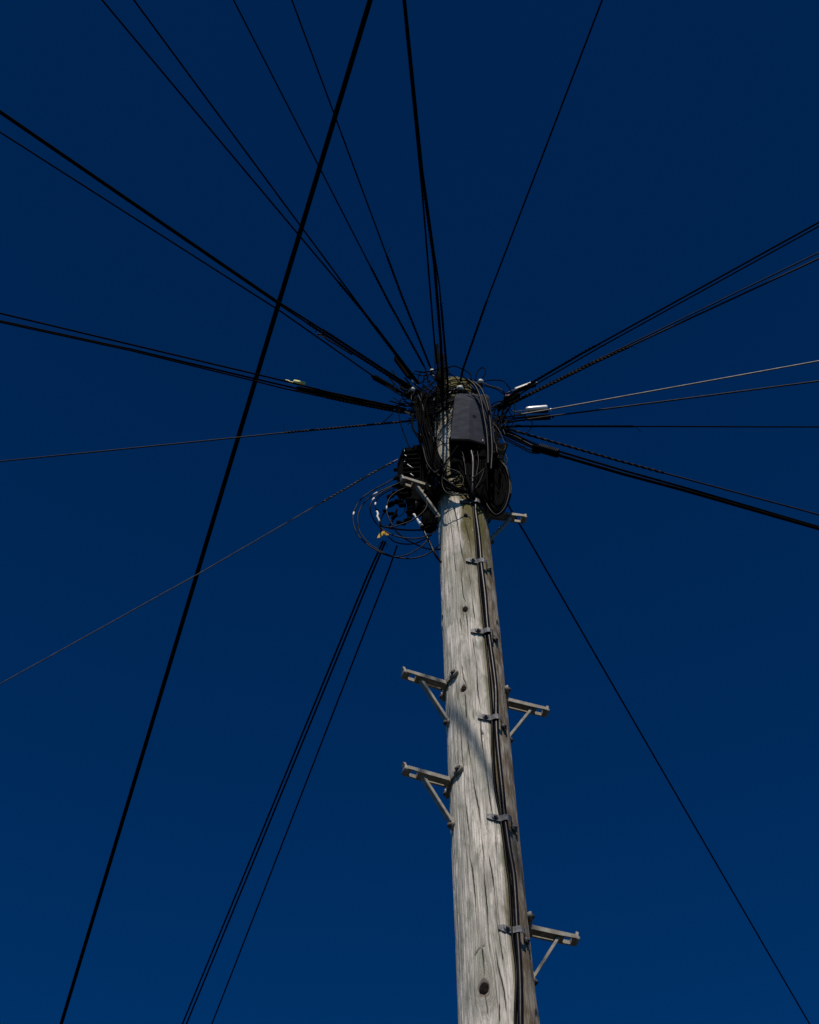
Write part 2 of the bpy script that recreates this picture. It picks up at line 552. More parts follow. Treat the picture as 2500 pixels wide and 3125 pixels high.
for a, z, r in KN[:4]:
    c = onpole(a, z, 0.0)
    nrm = Vector((math.sin(a), -math.cos(a), 0))
    tx = Vector((math.cos(a), math.sin(a), 0))
    m_ = MB()
    n = 16
    c = c + nrm * 0.0034
    v = [c + nrm * 0.0015]
    for q, hh in ((0.6, 0.001), (0.92, -0.001), (0.98, -0.008)):
        for k in range(n):
            b = 2 * math.pi * k / n
            w = 1.12 + 0.05 * math.sin(3 * b + z * 9) + 0.03 * math.sin(5 * b)
            v.append(c + tx * math.cos(b) * r * q * w * 0.88 + Vector((0, 0, 1)) * math.sin(b) * r * q * w * 1.35 + nrm * (hh + 0.001 * math.sin(4 * b)))
    f = [(0, 1 + k, 1 + (k + 1) % n) for k in range(n)]
    for j in range(2):
        f += [(1 + j * n + k, 1 + (j + 1) * n + k, 1 + (j + 1) * n + (k + 1) % n, 1 + j * n + (k + 1) % n) for k in range(n)]
    m_.add(v, f, False)
    m_.build('knot', M['knot'], pole)

# steel bands round the head of the pole
def band(z, tilt, r0=0.004, h=0.013, name='pole_band'):
    m_ = MB()
    n = 48
    v, f = [], []
    for k in range(n):
        a = 2 * math.pi * k / n
        zz = z + tilt * math.sin(a + 0.7)
        for dh, dr in ((-h, 0), (h, 0), (h, 0.0025), (-h, 0.0025)):
            v.append(onpole(a, zz + dh, r0 + dr))
    for k in range(n):
        j = (k + 1) % n
        for q in range(4):
            f.append((k * 4 + q, j * 4 + q, j * 4 + (q + 1) % 4, k * 4 + (q + 1) % 4))
    m_.add(v, f, False)
    return m_.build(name, M['steel'], pole)
zb = surf(1400, 1198)[1]
band(zb, 0.012)
band(surf(1400, 1235)[1], -0.01)

# ------------------------------------------------------------------ pole steps
X_, Y_, Z_ = Vector((1, 0, 0)), Vector((0, 1, 0)), Vector((0, 0, 1))
def make_step():
    b = MB()
    L = 0.149
    teeth = []
    k = 34
    for i in range(k + 1):
        x = L - (L - 0.012) * i / k
        teeth.append((x, 0.0085 if i % 2 else 0.0068))
    rail = [(0.012, -0.0085), (0.095, -0.0085), (L, -0.006)] + teeth
    for y in (-0.0145, 0.0145):
        b.prism([(p[0], p[1]) for p in rail], Vector((0, y, 0)), (X_, Z_, Y_), 0.0026)
    for x, w, h in ((0.014, 0.006, 0.008), (0.100, 0.013, 0.0075), (L - 0.004, 0.007, 0.0075)):
        b.box(Vector((x, 0, 0)), (X_, Y_, Z_), (w, 0.0119, h), 0.002)
    b.box(Vector((0.053, 0, -0.004)), (X_, Y_, Z_), (0.034, 0.0085, 0.002))
    # rounded toe and upturned lug
    b.lathe([(-0.016, 0.007), (-0.014, 0.0095), (0.014, 0.0095), (0.016, 0.007)], Vector((L + 0.002, 0, -0.001)), Y_, 12)
    lug = [(-0.011, 0), (0.011, 0), (0.0075, 0.024), (0.004, 0.029), (-0.004, 0.029), (-0.0075, 0.024)]
    ax = Vector((0.25, 0, 1)).normalized()
    b.prism(lug, Vector((L + 0.002, 0, 0.004)), (Y_, ax, Y_.cross(ax)), 0.0038)
    # curved saddle on the pole
    v, f = [], []
    n = 16
    RB = 0.101
    for i in range(n + 1):
        a = R(-25 + 50 * i / n)
        hz = 0.009 + 0.004 * abs(i / n - 0.5)
        zo = 0.010 * (i / n) + 0.002
        for dr, s2 in ((0.001, -1), (0.001, 1), (0.0095, 1), (0.0095, -1)):
            v.append(Vector(((RB + dr) * math.cos(a) - RB, (RB + dr) * math.sin(a), s2 * hz + zo)))
    for i in range(n):
        for q in range(4):
            f.append((i * 4 + q, i * 4 + (q + 1) % 4, i * 4 + 4 + (q + 1) % 4, i * 4 + 4 + q))
    f += [(3, 2, 1, 0), (n * 4, n * 4 + 1, n * 4 + 2, n * 4 + 3)]
    b.add(v, f, False)
    for sg, zo in ((-1, 0.004), (1, 0.014)):
        a = R(27 * sg)
        d = Vector((math.cos(a), math.sin(a), 0))
        c = Vector((RB * math.cos(a) - RB, RB * math.sin(a), zo))
        b.lathe([(0.000, 0.014), (0.009, 0.0165), (0.013, 0.0155), (0.013, 0.0100), (0.008, 0.009)], c, d, 18)
    body = b.build('pole_step', M['iron'], local=True)
    body.location = (0, 0, 0)
    parts = []
    br = MB()
    p0, p1 = Vector((0.098, 0, -0.006)), Vector((0.008, 0, -0.175))
    d = (p1 - p0).normalized()
    u = Y_.cross(d).normalized()
    br.box((p0 + p1) / 2, (d, Y_, u), ((p1 - p0).length / 2, 0.0092, 0.0042), 0.0015)
    for y in (-0.0075, 0.0075):
        br.box((p0 + p1) / 2 + Y_ * y + u * 0.0036, (d, Y_, u), ((p1 - p0).length / 2 - 0.004, 0.0015, 0.0018))
    br.lathe([(0.000, 0.013), (0.006, 0.0145), (0.009, 0.013)], Vector((0.000, 0, -0.186)), X_, 16)
    br.box(Vector((0.005, 0, -0.172)), (Z_, Y_, X_), (0.014, 0.009, 0.0045), 0.002)
    parts.append(br.build('brace', M['iron'], local=True))
    for sg, zo in ((-1, 0.004), (1, 0.014)):
        a = R(27 * sg)
        d = Vector((math.cos(a), math.sin(a), 0))
        c = Vector((RB * math.cos(a) - RB, RB * math.sin(a), zo)) + d * 0.008
        parts.append(MB().lathe([(0, 0.0085), (0.006, 0.0085), (0.010, 0.0062), (0.012, 0.002)], c, d, 12).build('bolt', M['rust'], local=True))
    parts.append(MB().lathe([(0, 0.0095), (0.006, 0.009), (0.010, 0.006), (0.012, 0.002)], Vector((0.009, 0, -0.188)), X_, 12).build('bolt', M['rust'], local=True))
    for q in parts:
        q.location = (0, 0, 0)
        q.parent = body
    return body, parts
step0, sparts = make_step()
def put_step(z, az_deg, first=False, label=None):
    if first: o, ch = step0, sparts
    else:
        o = step0.copy(); COL.objects.link(o); ch = []
        for q in sparts:
            c = q.copy(); COL.objects.link(c); c.parent = o; ch.append(c)
    a = R(az_deg)
    o.parent = pole
    r = rad(z)
    o.location = (r * math.sin(a), -r * math.cos(a), z)
    o.rotation_euler = (0, 0, a - math.pi / 2)
    return o
def zat(px, py, off): return P(px, py, off).z
put_step(zat(1371, 2393, 0.035), -68, True)
put_step(zat(1357, 2097, 0.035), -68)
put_step(zat(1325, 1502, 0.035), -68)
put_step(zat(1617, 2838, -0.035), 109)
put_step(zat(1553, 2144, -0.035), 109)
put_step(zat(1498, 1579, -0.035), 101)

# ------------------------------------------------------------------ riser cables clipped to the pole
def on_pts(lst, h):
    out = []
    for f, pts in lst:
        for q in pts:
            a, z = surf(*f(*q), h)
            out.append(onpole(a, z, h))
    return out
def down(p, h):
    a = math.atan2(p.x - PX, D - p.y)
    return [onpole(a, p.z - q, h) for q in (.05, .12, .25, .45, .7, 1.0, 1.4, 1.8, 2.3, 2.8, 3.3, 3.8, 4.3) if p.z - q > -.1]
main = on_pts([(c4, [(800, 720), (800, 850), (822, 1000), (845, 1180), (862, 1350), (872, 1480)]),
               (c5, [(925, 130), (940, 250), (968, 480), (992, 780), (1008, 900), (1040, 1120), (1066, 1320), (1082, 1480), (1084, 1700)]),
               (c6, [(988, 220), (1002, 420), (1022, 620), (1044, 830), (1062, 1030), (1082, 1180), (1108, 1370)]),
               (c7, [(812, 60), (840, 220), (856, 420), (866, 620), (874, 760), (888, 950), (900, 1180), (905, 1400), (905, 1640)])], 0.0085)
base = main[-1].copy()
main += down(base, .0085)
up = [P(*c1(1100, 1040), 0.15), P(*c1(1130, 1140), 0.15), P(*c1(1132, 1260), 0.14), P(*c1(1128, 1380), 0.13), P(*c1(1128, 1480), 0.115)]
MB().tube(smooth(up + main, 0.03), 0.0082, 10).build('riser_cable', M['riser'], None, 'thick black cable running down the pole under all the clips', 'cable')
thin = on_pts([(c4, [(752, 720), (772, 900), (790, 1100), (806, 1300), (815, 1480)]),
               (c5, [(898, 200), (912, 400), (935, 600), (957, 800), (980, 1000), (1000, 1200), (1014, 1400), (1030, 1600), (1036, 1700)]),
               (c6, [(946, 200), (945, 400), (955, 580), (967, 720), (985, 860), (1005, 970), (1024, 1050), (1032, 1120), (1046, 1220), (1070, 1400)]),
               (c7, [(768, 100), (795, 300), (808, 500), (818, 690), (832, 860), (850, 1000), (866, 1150), (863, 1300), (855, 1450), (851, 1640)])], 0.0045)
b2 = thin[-1].copy()
thin += down(b2, .0045)
up2 = [P(*c1(690, 1040), 0.12), P(*c1(730, 1190), 0.13), P(*c1(800, 1275), 0.14), P(*c1(880, 1328), 0.14), P(*c1(960, 1380), 0.135), P(*c1(1030, 1435), 0.125), P(*c1(1080, 1495), 0.11)]
MB().tube(smooth(up2 + thin, 0.02), 0.0036, 8).build('riser_cable', M['gloss'], None, 'thin shiny cable weaving beside the thick cable down the pole', 'cable')
third = on_pts([(c4, [(775, 740), (795, 950), (812, 1150), (828, 1400)]),
                (c5, [(905, 150), (920, 330), (945, 600), (968, 830), (1000, 1150), (1030, 1400), (1048, 1700)]),
                (c6, [(955, 200), (965, 450), (975, 650), (1000, 900), (1030, 1080)])], 0.0035)
third += on_pts([(c7, [(770, 20), (812, 330), (830, 700), (848, 900), (876, 1200), (866, 1420), (862, 1640)])], 0.003)
b3 = third[-1].copy()
third += down(b3, .003)
MB().tube(smooth([P(*c1(1070, 1300), 0.13), P(*c1(1110, 1420), 0.12)] + third, 0.03), 0.0030, 6).build('riser_cable', M['cable'], None, 'thin dull black cable half hidden between the thick and the shiny one', 'cable')

# clips
def clip(px, py, tilt=0.0, z_h=0.0125):
    a0, z0 = surf(px, py)
    r = rad(z0)
    prof = [(-0.024, .0015), (-0.010, .0018), (0.004, .0018), (0.014, .0020), (0.017, .0045), (0.021, .0100), (0.0255, .0155), (0.032, .0188), (0.040, .0188), (0.0455, .0155), (0.0485, .0095), (0.051, .004), (0.055, .0018), (0.072, .0018), (0.082, .0015)]
    v, f = [], []
    n = len(prof)
    for i, (u, h) in enumerate(prof):
        hh = z_h * (0.55 if i in (0, n - 1) else 1.0 if h < .003 else 0.92)
        a = a0 + u / r
        zz = z0 - u * 0.10 + tilt * u
        for dh, s in ((0, -1), (0, 1), (0.0018, 1), (0.0018, -1)):
            v.append(onpole(a, zz + s * hh, h + dh + .0022))
    for i in range(n - 1):
        for q in range(4):
            f.append((i * 4 + q, i * 4 + (q + 1) % 4, i * 4 + 4 + (q + 1) % 4, i * 4 + 4 + q))
    f += [(3, 2, 1, 0), ((n - 1) * 4, (n - 1) * 4 + 1, (n - 1) * 4 + 2, (n - 1) * 4 + 3)]
    o = MB().add(v, f, False).build('cable_clip', M['steel'], pole)
    for u in (0.0, 0.068):
        a = a0 + u / r
        nrm = Vector((math.sin(a), -math.cos(a), 0))
        c = onpole(a, z0 - u * 0.1, 0.0055)
        MB().lathe([(0, .0098), (0.0022, .0095), (0.003, .006)], c, nrm, 16).build('washer', M['steel'], o)
        MB().lathe([(0.002, .0052), (0.0065, .0050), (0.0082, .003)], c, nrm, 8).build('bolt', M['rust'], o)
for q, t in ((c4(665, 710), 0.05), (c5(835, 115), 0.0), (c5(890, 857), 0.1), (c6(880, 130), 0.05), (c6(970, 1090), 0.0), (c7(770, 745), 0.05)):
    clip(*q, t)

# ------------------------------------------------------------------ overhead wires
def zprof(z0, t, slope, sag, L):
    return z0 + slope * t - 4 * sag * (t / L) * (1 - t / L)
def solve(A_, px, py, slope, sag, L):
    d = ray(px, py)
    lo, hi = 0.5, 60.0
    # find s where the ray's height equals the wire's height at that horizontal distance
    f = lambda s: (CP.z + d.z * s) - zprof(A_.z, math.hypot(CP.x + d.x * s - A_.x, CP.y + d.y * s - A_.y), slope, sag, L)
    for _ in range(60):
        mid = (lo + hi) / 2
        if f(mid) > 0: hi = mid
        else: lo = mid
    s = (lo + hi) / 2
    p = CP + d * s
    return p
def wire_path(A_, vias, slope=-0.02, sag=0.35, L=26, ext=True):
    """hangs between A_ and a house beyond the frame; its course seen from below is straight between the vias"""
    pts = [A_]
    for q in vias:
        pts.append(solve(A_, q[0], q[1], slope, sag, L))
    out = [A_]
    for a, b in zip(pts, pts[1:]):
        n = max(2, int((b - a).length / 0.35))
        for i in range(1, n + 1):
            p = a.lerp(b, i / n)
            t = math.hypot(p.x - A_.x, p.y - A_.y)
            p.z = zprof(A_.z, t, slope, sag, L)
            out.append(p)
    if ext:
        d = (pts[-1] - pts[-2]); d.z = 0; d.normalize()
        last = pts[-1]
        rem = L - math.hypot(last.x - A_.x, last.y - A_.y)
        n = 14
        for i in range(1, n + 1):
            p = last + d * (rem * i / n)
            t = math.hypot(p.x - A_.x, p.y - A_.y)
            p.z = zprof(A_.z, t, slope, sag, L)
            out.append(p)
    return out
def wire(label, A3, vias, r=0.0024, m='cable', grip=0.0, g0=0.02, tail=None, pitch=0.05, rods=3, rr=0.0014, **kw):
    r = r * 1.72 if r < .0025 else r * 1.3
    path = wire_path(P(*A3), vias, **kw)
    o = MB().tube(path, r, 6).build('overhead_wire', M[m], None, label, 'cable', 'wires fanning out from the pole top')
    if grip:
        b = MB()
        for k in range(rods):
            b.tube(helix(path, g0, grip, r + rr * 0.7, pitch, 2 * math.pi * k / rods), rr, 4)
        b.build('spiral_grip', M[m], o)
        if tail:
            S = length_points(path)
            p = at_len(path, S, grip)
            q = [p, p + (P(*tail[0]) - P(*tail[1])) * 0.5 + Vector((0, 0, 0.005)), p + (P(*tail[0]) - P(*tail[1]))]
            MB().tube(smooth(q, 0.01), 0.0012, 4).build('loose_end', M['cable'], o)
    return o, path
def T(a, b, off=0.1):               # an end that sticks out, as two points on one upright plane
    return ((a[0], a[1], off), (b[0], b[1], off))

wire('upper of the two tight wires at the left edge running to pole top', (1300, 1212, .06), [(1015, 1026), (855, 925), (0, 338)], grip=0.55, tail=T(cA(680, 470), cA(750, 450)))
wire('lower of the two tight wires at the left edge touching its twin', (1296, 1218, .05), [(1010, 1033), (855, 931), (0, 345)], r=.0028, grip=0.62)
_, pth2 = wire('slim wire below the tight left pair ending in a black tube', (1290, 1232, .04), [(1145, 1152), (855, 949), (0, 403)], r=.0019)
wire('left of two upper-left wires that meet above the pole', (1275, 1172, .08), [(1105, 947), (312, 0)], r=.0021, grip=0.6, tail=T(cA(965, 105), cA(968, 155)))
wire('right of two upper-left wires that meet above the pole', (1280, 1172, .08), [(1105, 943), (409, 0)], r=.0021, grip=0.35)
wire('lone thin wire with raised tail, crossing behind thick cable, left', (1300, 1128, .06), [(1188, 925), (713, 0)], r=.0019, grip=0.56, tail=T(cC(388, 630), cC(370, 740)))
wire('lone thin wire with raised tail, nearest the thick cable top', (1318, 1132, .06), [(1228, 908), (891, 0)], r=.0019, grip=0.6, tail=T(cC(595, 545), cC(548, 660)))
wire('thin wire parting left from the bundle that rises straight up', (1340, 1150, .08), [(1326, 1045), (1290, 600), (1231, 0)], r=.0022)
_, pm = wire('thickest wire of the bundle that rises straight up from the pole', (1352, 1190, .09), [(1345, 1040), (1325, 800), (1288, 530), (1233, 0)], r=.0040, grip=1.0, rr=.0012)
wire('wire hugging the right of the bundle that rises straight up', (1368, 1190, .09), [(1362, 1110), (1341, 870), (1325, 770), (1290, 520), (1237, 0)], r=.0026, grip=0.42, tail=T(cC(1065, 495), cC(1035, 505)))
wire('lone thin wire leaning right to the top edge', (1402, 1175, .08), [(1413, 1126), (1485, 920), (1838, 0)], r=.0019, grip=0.42, tail=T(cC(1700, 735), cC(1660, 745)))
wire('upper wire of the topmost pair at the right edge', (1520, 1240, .03), [(1572, 1198), (1775, 1079), (2500, 678)], r=.0022, grip=0.5, tail=T(cB(880, 85), cB(800, 82)))
wire('lower wire of the topmost pair at the right edge', (1525, 1242, .03), [(1640, 1170), (1830, 1060), (2500, 690)], r=.0018)
wire('upper wire of the second pair at the right edge', (1520, 1250, .02), [(1588, 1215), (1812, 1104), (2500, 771)], r=.0018, grip=0.5, m='worn')
wire('lower wire of the second pair at the right edge', (1520, 1254, .02), [(1588, 1219), (1815, 1107), (2500, 789)], r=.0022, grip=0.62, tail=T(cB(985, 180), cB(920, 165)), m='worn')
_, p11 = wire('worn thin wire held by the bright white clamp', (1525, 1276, .01), [(1604, 1262), (1685, 1249), (2500, 1102)], r=.0020, m='pale')
_, p12 = wire('worn thin wire held by the black clamp under the white one', (1525, 1292, .0), [(1604, 1281), (1680, 1270), (2500, 1163)], r=.0021, m='worn')
wire('level thin wire running to the right edge with hanging tail', (1530, 1302, .0), [(1600, 1301), (1855, 1301), (2500, 1303)], r=.0018, grip=0.55, tail=T(cB(1100, 775), cB(1040, 730)), pitch=.04)
_, p14 = wire('uppermost wire falling to lower right, wrapped in pale spiral', (1535, 1300, -.02), [(1560, 1312), (1880, 1404), (2500, 1571)], r=.0022, grip=0.72, m='worn', pitch=.09)
_, p15 = wire('middle wire falling to lower right behind the finned connector', (1535, 1312, -.02), [(1640, 1358), (1900, 1435), (2080, 1485), (2500, 1608)], r=.0036)
_, p16 = wire('lowest thick wire falling to lower right', (1532, 1322, -.02), [(1640, 1370), (1900, 1446), (2080, 1494), (2500, 1614)], r=.0054)
wire('lone wire falling steeply right from behind the coil', (1540, 1520, -.06), [(1562, 1560), (1610, 1640), (2471, 3125)], r=.0030, slope=-.015, tail=None)
_, pl1 = wire('left of the close pair of wires falling to lower left', (1170, 1650, -.02), [(1120, 1760), (555, 3130)], r=.0022, slope=-.015)
wire('right of the close pair of wires falling to lower left', (1177, 1652, -.02), [(1129, 1765), (567, 3130)], r=.0022, slope=-.015)
wire('single slim wire right of the close pair falling lower left', (1212, 1665, -.04), [(1190, 1730), (645, 3130)], r=.0018, slope=-.015)
wire('pale worn wire descending left from the black splice box', (1215, 1402, .02), [(1140, 1442), (616, 1746), (0, 2088)], r=.0015, grip=0.36, m='pale')
wire('nearly level thin wire with upright tail running to left edge', (1270, 1283, .02), [(1165, 1293), (915, 1316), (0, 1408)], r=.0018, grip=0.55, m='worn', tail=T(cA(335, 1220), cA(355, 1310)), pitch=.045)
_, pl3 = wire('upper wire of the left bundle, ending at the yellow sleeve', (1240, 1248, .03), [(1000, 1196), (870, 1163), (0, 956)], r=.0022)
_, pl4 = wire('middle wire of the left bundle, two strands touching', (1240, 1252, .03), [(1000, 1208), (783, 1157), (400, 1066), (0, 979)], r=.0030, m='cable')
_, pl5 = wire('lowest wire of the left bundle under the wrapped section', (1240, 1262, .03), [(1090, 1233), (860, 1184), (783, 1164), (400, 1070), (0, 983)], r=.0026, grip=0.35)

# thick cable passing overhead without touching the pole
def thick():
    z = 8.6
    def H(px, py):
        d = ray(px, py); return CP + d * ((z - CP.z) / d.z)
    a, b = H(1130, 0), H(187, 3125)
    d = (b - a)
    pts = []
    for i in range(-30, 61):
        t = i / 15
        p = a + d * t
        p.z = z + 0.012 * ((t - 0.5) ** 2 - 0.25)
        pts.append(p)
    MB().tube(pts, 0.0112, 10).build('overhead_cable', M['cable'], None, 'thick black cable crossing the sky in front, clear of the pole', 'cable')
thick()

# ------------------------------------------------------------------ hardware on the wires
def axes(a, b):
    x = (b - a).normalized()
    y = Vector((0, 0, 1)).cross(x).normalized()
    return x, y, x.cross(y)
def wedge(name, label, pa, pb, m, w=0.010, h=0.009, mcap='blackbox'):
    a, b = P(*pa), P(*pb)
    x, y, z = axes(a, b)
    o = empty(name, a, label, 'clamp', 'wedge clamps gripping the wires')
    L = (b - a).length
    # open channel: a shell above, a dark wedge below
    if m == 'bright':
        MB().lathe([(0, .008), (.003, .0110), (L * .15, .0125), (L - .004, .0130), (L, .011)], a + z * h * .6 - Vector((0, .006, 0)), x, 16).build('shell', M[m], o)
    else:
        MB().prism([(0, -w * 0.7), (L * 0.05, -w * 0.85), (L, -w), (L, w), (L * 0.05, w * 0.85), (0, w * 0.7)], a + z * h * 0.55, (x, y, z), h * 0.42).build('shell', M[m], o)
    MB().prism([(0.004, -w * 0.5), (L * 1.02, -w * 0.8), (L * 1.02, w * 0.8), (0.004, w * 0.5)], a - z * h * 0.45, (x, y, z), h * 0.55).build('wedge', M[mcap], o)
    MB().lathe([(0, .0045), (0.002, .0062), (0.006, .006), (0.008, .003)], a + x * (L + 0.010), x, 10).build('end_knob', M[m], o)
    MB().tube(smooth([a - x * 0.05 - y * .004, a - x * 0.02 - y * .006, a + x * 0.01 - y * 0.006], .01), 0.0018, 5).build('bail', M['steel'], o)
    return o
wedge('wedge_clamp', 'bright white clamp shining on the worn right-hand wire', (*cB(306, 592), .01), (*cB(492, 578), .01), 'bright', .011, .010)
wedge('wedge_clamp', 'black clamp just under the bright white one', (*cB(302, 655), .0), (*cB(512, 640), .0), 'blackbox', .010, .010)
wedge('wedge_clamp', 'pale grey clamp on the upper right wires near the orange tape', (*cB(215, 408), .03), (*cB(375, 352), .03), 'clampgrey', .010, .012)
# black tube dead end, left
S2 = length_points(pth2)
wedge('wedge_clamp', 'long black tube clamp on the slim upper-left wire', (*cA(1250, 890), .04), (*cA(1075, 790), .04), 'blackbox', .010, .009)
wedge('wedge_clamp', 'black clamp joining the two upper-left wires near the pole', (*cA(1420, 790), .08), (*cA(1290, 610), .08), 'blackbox', .013, .012)
wedge('wedge_clamp', 'upright black clamp on the bundle straight above the pole', (*cC(1005, 1530), .09), (*cC(1000, 1330), .09), 'blackbox', .013, .010)
# finned connector
a, b = P(*cB(415, 915), -.0), P(*cB(585, 965), -.0)
x, y, z = axes(a, b)
o = empty('finned_connector', a, 'black ribbed connector on the wires falling to lower right', 'connector')
L = (b - a).length
MB().box((a + b) / 2, (x, y, z), (L / 2, .013, .010), .004).build('body', M['blackbox'], o)
for i in range(11):
    c = a.lerp(b, (i + 0.5) / 11)
    MB().box(c + z * .004, (x, y, z), (L / 11 * 0.25, .0175, .0135), .004).build('rib', M['box'], o)
MB().tube([b, b + x * .02 - z * .01], [.008, .004], 8).build('end_boot', M['blackbox'], o)
MB().box(a - x * 0.01 - z * .012, (x, y, z), (.012, .017, .006), .002).build('latch', M['blackbox'], o)
# yellow sleeve
a, b = P(*cA(300, 832), .075), P(*cA(412, 852), .075)
x, y, z = axes(a, b)
o = empty('yellow_sleeve', a, 'pale yellow plastic sleeve taped on the left wire bundle', 'sleeve')
MB().lathe([(0, .007), (.004, .0105), ((b - a).length - .004, .0100), ((b - a).length, .005)], a, x, 12).build('barrel', M['yellow'], o)
MB().tube(smooth([a + z * -.004, a - x * .012 - z * .006, a - x * .022 + z * .001, a - x * .034 + z * .002, a - x * .038], .006), [.0045] * 3 + [.0035] * 30 and .0032, 6).build('tape_tail', M['yellow'], o)
MB().tube(smooth([a + x * .003 - z * .008, a - x * .010 - z * .012, a - x * .020 - z * .008], .006), .0042, 6).build('tape_wrap', M['yellow'], o)
# wrapped bundle on the left
pa = [P(*cA(*q), .035) for q in ((300, 895), (500, 925), (700, 965), (900, 1010), (1100, 1050), (1290, 1095))]
ax_path = smooth(pa, 0.02)
o = empty('wrapped_bundle', pa[0], 'thick black bundle bound in spiral wrap left of the pole', 'cable bundle')
for k in range(7):
    aa = 2 * math.pi * k / 6
    rr = 0.0085 if k < 6 else 0
    st = rnd.uniform(0, 0.10)
    pp = helix(ax_path, st, 0.47, rr, 1.1, aa)
    MB().tube(pp, 0.0044, 6).build('strand', M['cable'], o)
MB().tube(helix(ax_path, .06, .47, .0138, .0175, 0, 10), .0011, 4).build('spiral_wrap', M['gloss'], o)
for i, q in enumerate(((1430, 1145), (1440, 1110), (1420, 1150), (1500, 1130))):
    s = P(*cA(1270 + 8 * i, 1085 + 10 * i), .04)
    e = P(*cA(*q), .07)
    m_ = s.lerp(e, .5) + Vector((0, 0, rnd.uniform(-.012, .012)))
    MB().tube(smooth([s, m_, e, e + Vector((.05, .02, -.01))], .01), .0026, 6).build('strand', M['worn'], o)
# frayed tape on the tight left pair
o = MB().tube(smooth([P(*cA(*q), .06) for q in ((530, 378), (580, 385), (630, 430), (700, 470), (780, 520), (860, 570))], .01), .004, 6).build('frayed_tape', M['cable'], None, 'frayed black binding on the tight pair of left wires', 'tape')
for q in (((530, 378), (545, 372), (590, 380)), ((535, 392), (570, 392), (600, 410)), ((830, 545), (860, 548), (880, 575))):
    MB().tube(smooth([P(*cA(*k), .065) for k in q], .01), .0015, 4).build('loose_end', M['worn'], o)
# orange tape
a = P(*cB(125, 455), .04)
MB().tube([a, P(*cB(140, 462), .04), P(*cB(160, 450), .04)], [.006, .008, .005], 8).build('orange_tape', M['red'], None, 'small orange-brown tape wrap right of the pole top', 'tape')
MB().box(P(*cB(180, 470), .03), axes(P(*cB(120, 490), .03), P(*cB(230, 450), .03)), (.035, .014, .012), .004).build('joint_sleeve', M['blackbox'], None, 'black joint sleeve beside the orange tape', 'connector')

# insulators
for q, off, lab in ((c2(262, 500), .10, 'white knob insulator left of the pole top'), (c2(925, 478), .13, 'white knob insulator above the grey box'),
                    (c2(1208, 388), .10, 'white knob insulator at the right of the pole top'), (c2(540, 235), .08, 'small white knob insulator up where the wires converge')):
    c = P(*q, off)
    k = 0.7 if 'small' in lab else 1.0
    d = Vector((rnd.uniform(-.3, .3), -.5, .8)).normalized()
    o = empty('insulator', c, lab, 'insulator', 'white insulators round the pole top')
    MB().lathe([(-.012 * k, .008 * k), (-.008 * k, .0135 * k), (0, .0145 * k), (.007 * k, .012 * k), (.012 * k, .006 * k)], c, d, 14).build('cap', M['porcelain'], o)
    MB().lathe([(-.030 * k, .007 * k), (-.013 * k, .0115 * k)], c, d, 12).build('base', M['blackbox'], o)
    t = onpole(math.atan2(c.x - PX, D - c.y), c.z - .03, -.004)
    MB().tube(smooth([c - d * .028 * k, (c + t) / 2 + Vector((0, 0, -.02)), t], .01), .004, 6).build('bracket_arm', M['steel'], o)

# ------------------------------------------------------------------ boxes at the head
def hull_box(o, name, m, rings, caps=True):
    v, f = [], []
    n = len(rings[0])
    for r_ in rings: v += r_
    for i in range(len(rings) - 1):
        for k in range(n):
            f.append((i * n + k, i * n + (k + 1) % n, (i + 1) * n + (k + 1) % n, (i + 1) * n + k))
    f += [tuple(reversed(range(n))), tuple((len(rings) - 1) * n + k for k in range(n))]
    return MB().add(v, f, False).build(name, m, o)
def zl(px, py, off, dz=0): return P(px, py, off)
o = empty('junction_box', P(1431, 1339, .19), 'large dark grey faceted box on the front of the pole top', 'junction box')
bot = [P(1374, 1332, .09), P(1376, 1339, .172), P(1431, 1340, .185), P(1487, 1356, .140), P(1506, 1352, .08)]
mid = [P(1379, 1262, .09), P(1384, 1260, .165), P(1433, 1258, .178), P(1488, 1264, .134), P(1501, 1262, .08)]
top = [P(1386, 1212, .09), P(1389, 1210, .152), P(1434.6, 1221, .165), P(1485, 1216, .124), P(1494, 1212, .08)]
cap = [P(1393, 1200, .09), P(1397, 1199, .115), P(1418, 1203, .14), P(1476, 1208, .12), P(1486, 1204, .08)]
hull_box(o, 'hood', M['box'], [bot, mid, top, cap])
rim_ = [q + Vector((0, 0, -.012)) + (q - P(1435, 1350, .12)) * .02 for q in bot]
rim2 = [q + (q - P(1435, 1350, .12)) * .02 + Vector((0, 0, .002)) for q in bot]
hull_box(o, 'rim', M['blackbox'], [rim_, rim2])
# raised oval emblem on the right facet
n_ = (mid[3] - mid[2]).cross(bot[2] - mid[2]).normalized()
if n_.y > 0: n_ = -n_
ux = (mid[3] - mid[2]).normalized(); uy = n_.cross(ux)
def facet(px, py):
    d = ray(px, py)
    return CP + d * ((mid[2] - CP).dot(n_) / d.dot(n_))
ec = facet(*c2(1125, 868)) + n_ * .0008
MB().tube([ec + ux * .0105 * math.cos(t * math.pi / 12) + uy * .0075 * math.sin(t * math.pi / 12) for t in range(25)], .0009, 5).build('oval_emblem', M['box'], o)
MB().box(ec, (ux, uy, n_), (.0055, .001, .0008)).build('emblem_bar', M['box'], o)
bl = facet(*c2(1240, 1205)) + n_ * .002
MB().lathe([(0, .0028), (.002, .002)], bl, n_, 8).build('screw', M['bright'], o)
MB().box(P(1440, 1385, .105), (Vector((0, 0, 1)), Vector((1, 0, 0)), Vector((0, 1, 0))), (.075, .055, .035), .008).build('shade_fill_block', M['blackbox'], o)  # black block stands in for shade and massed cables
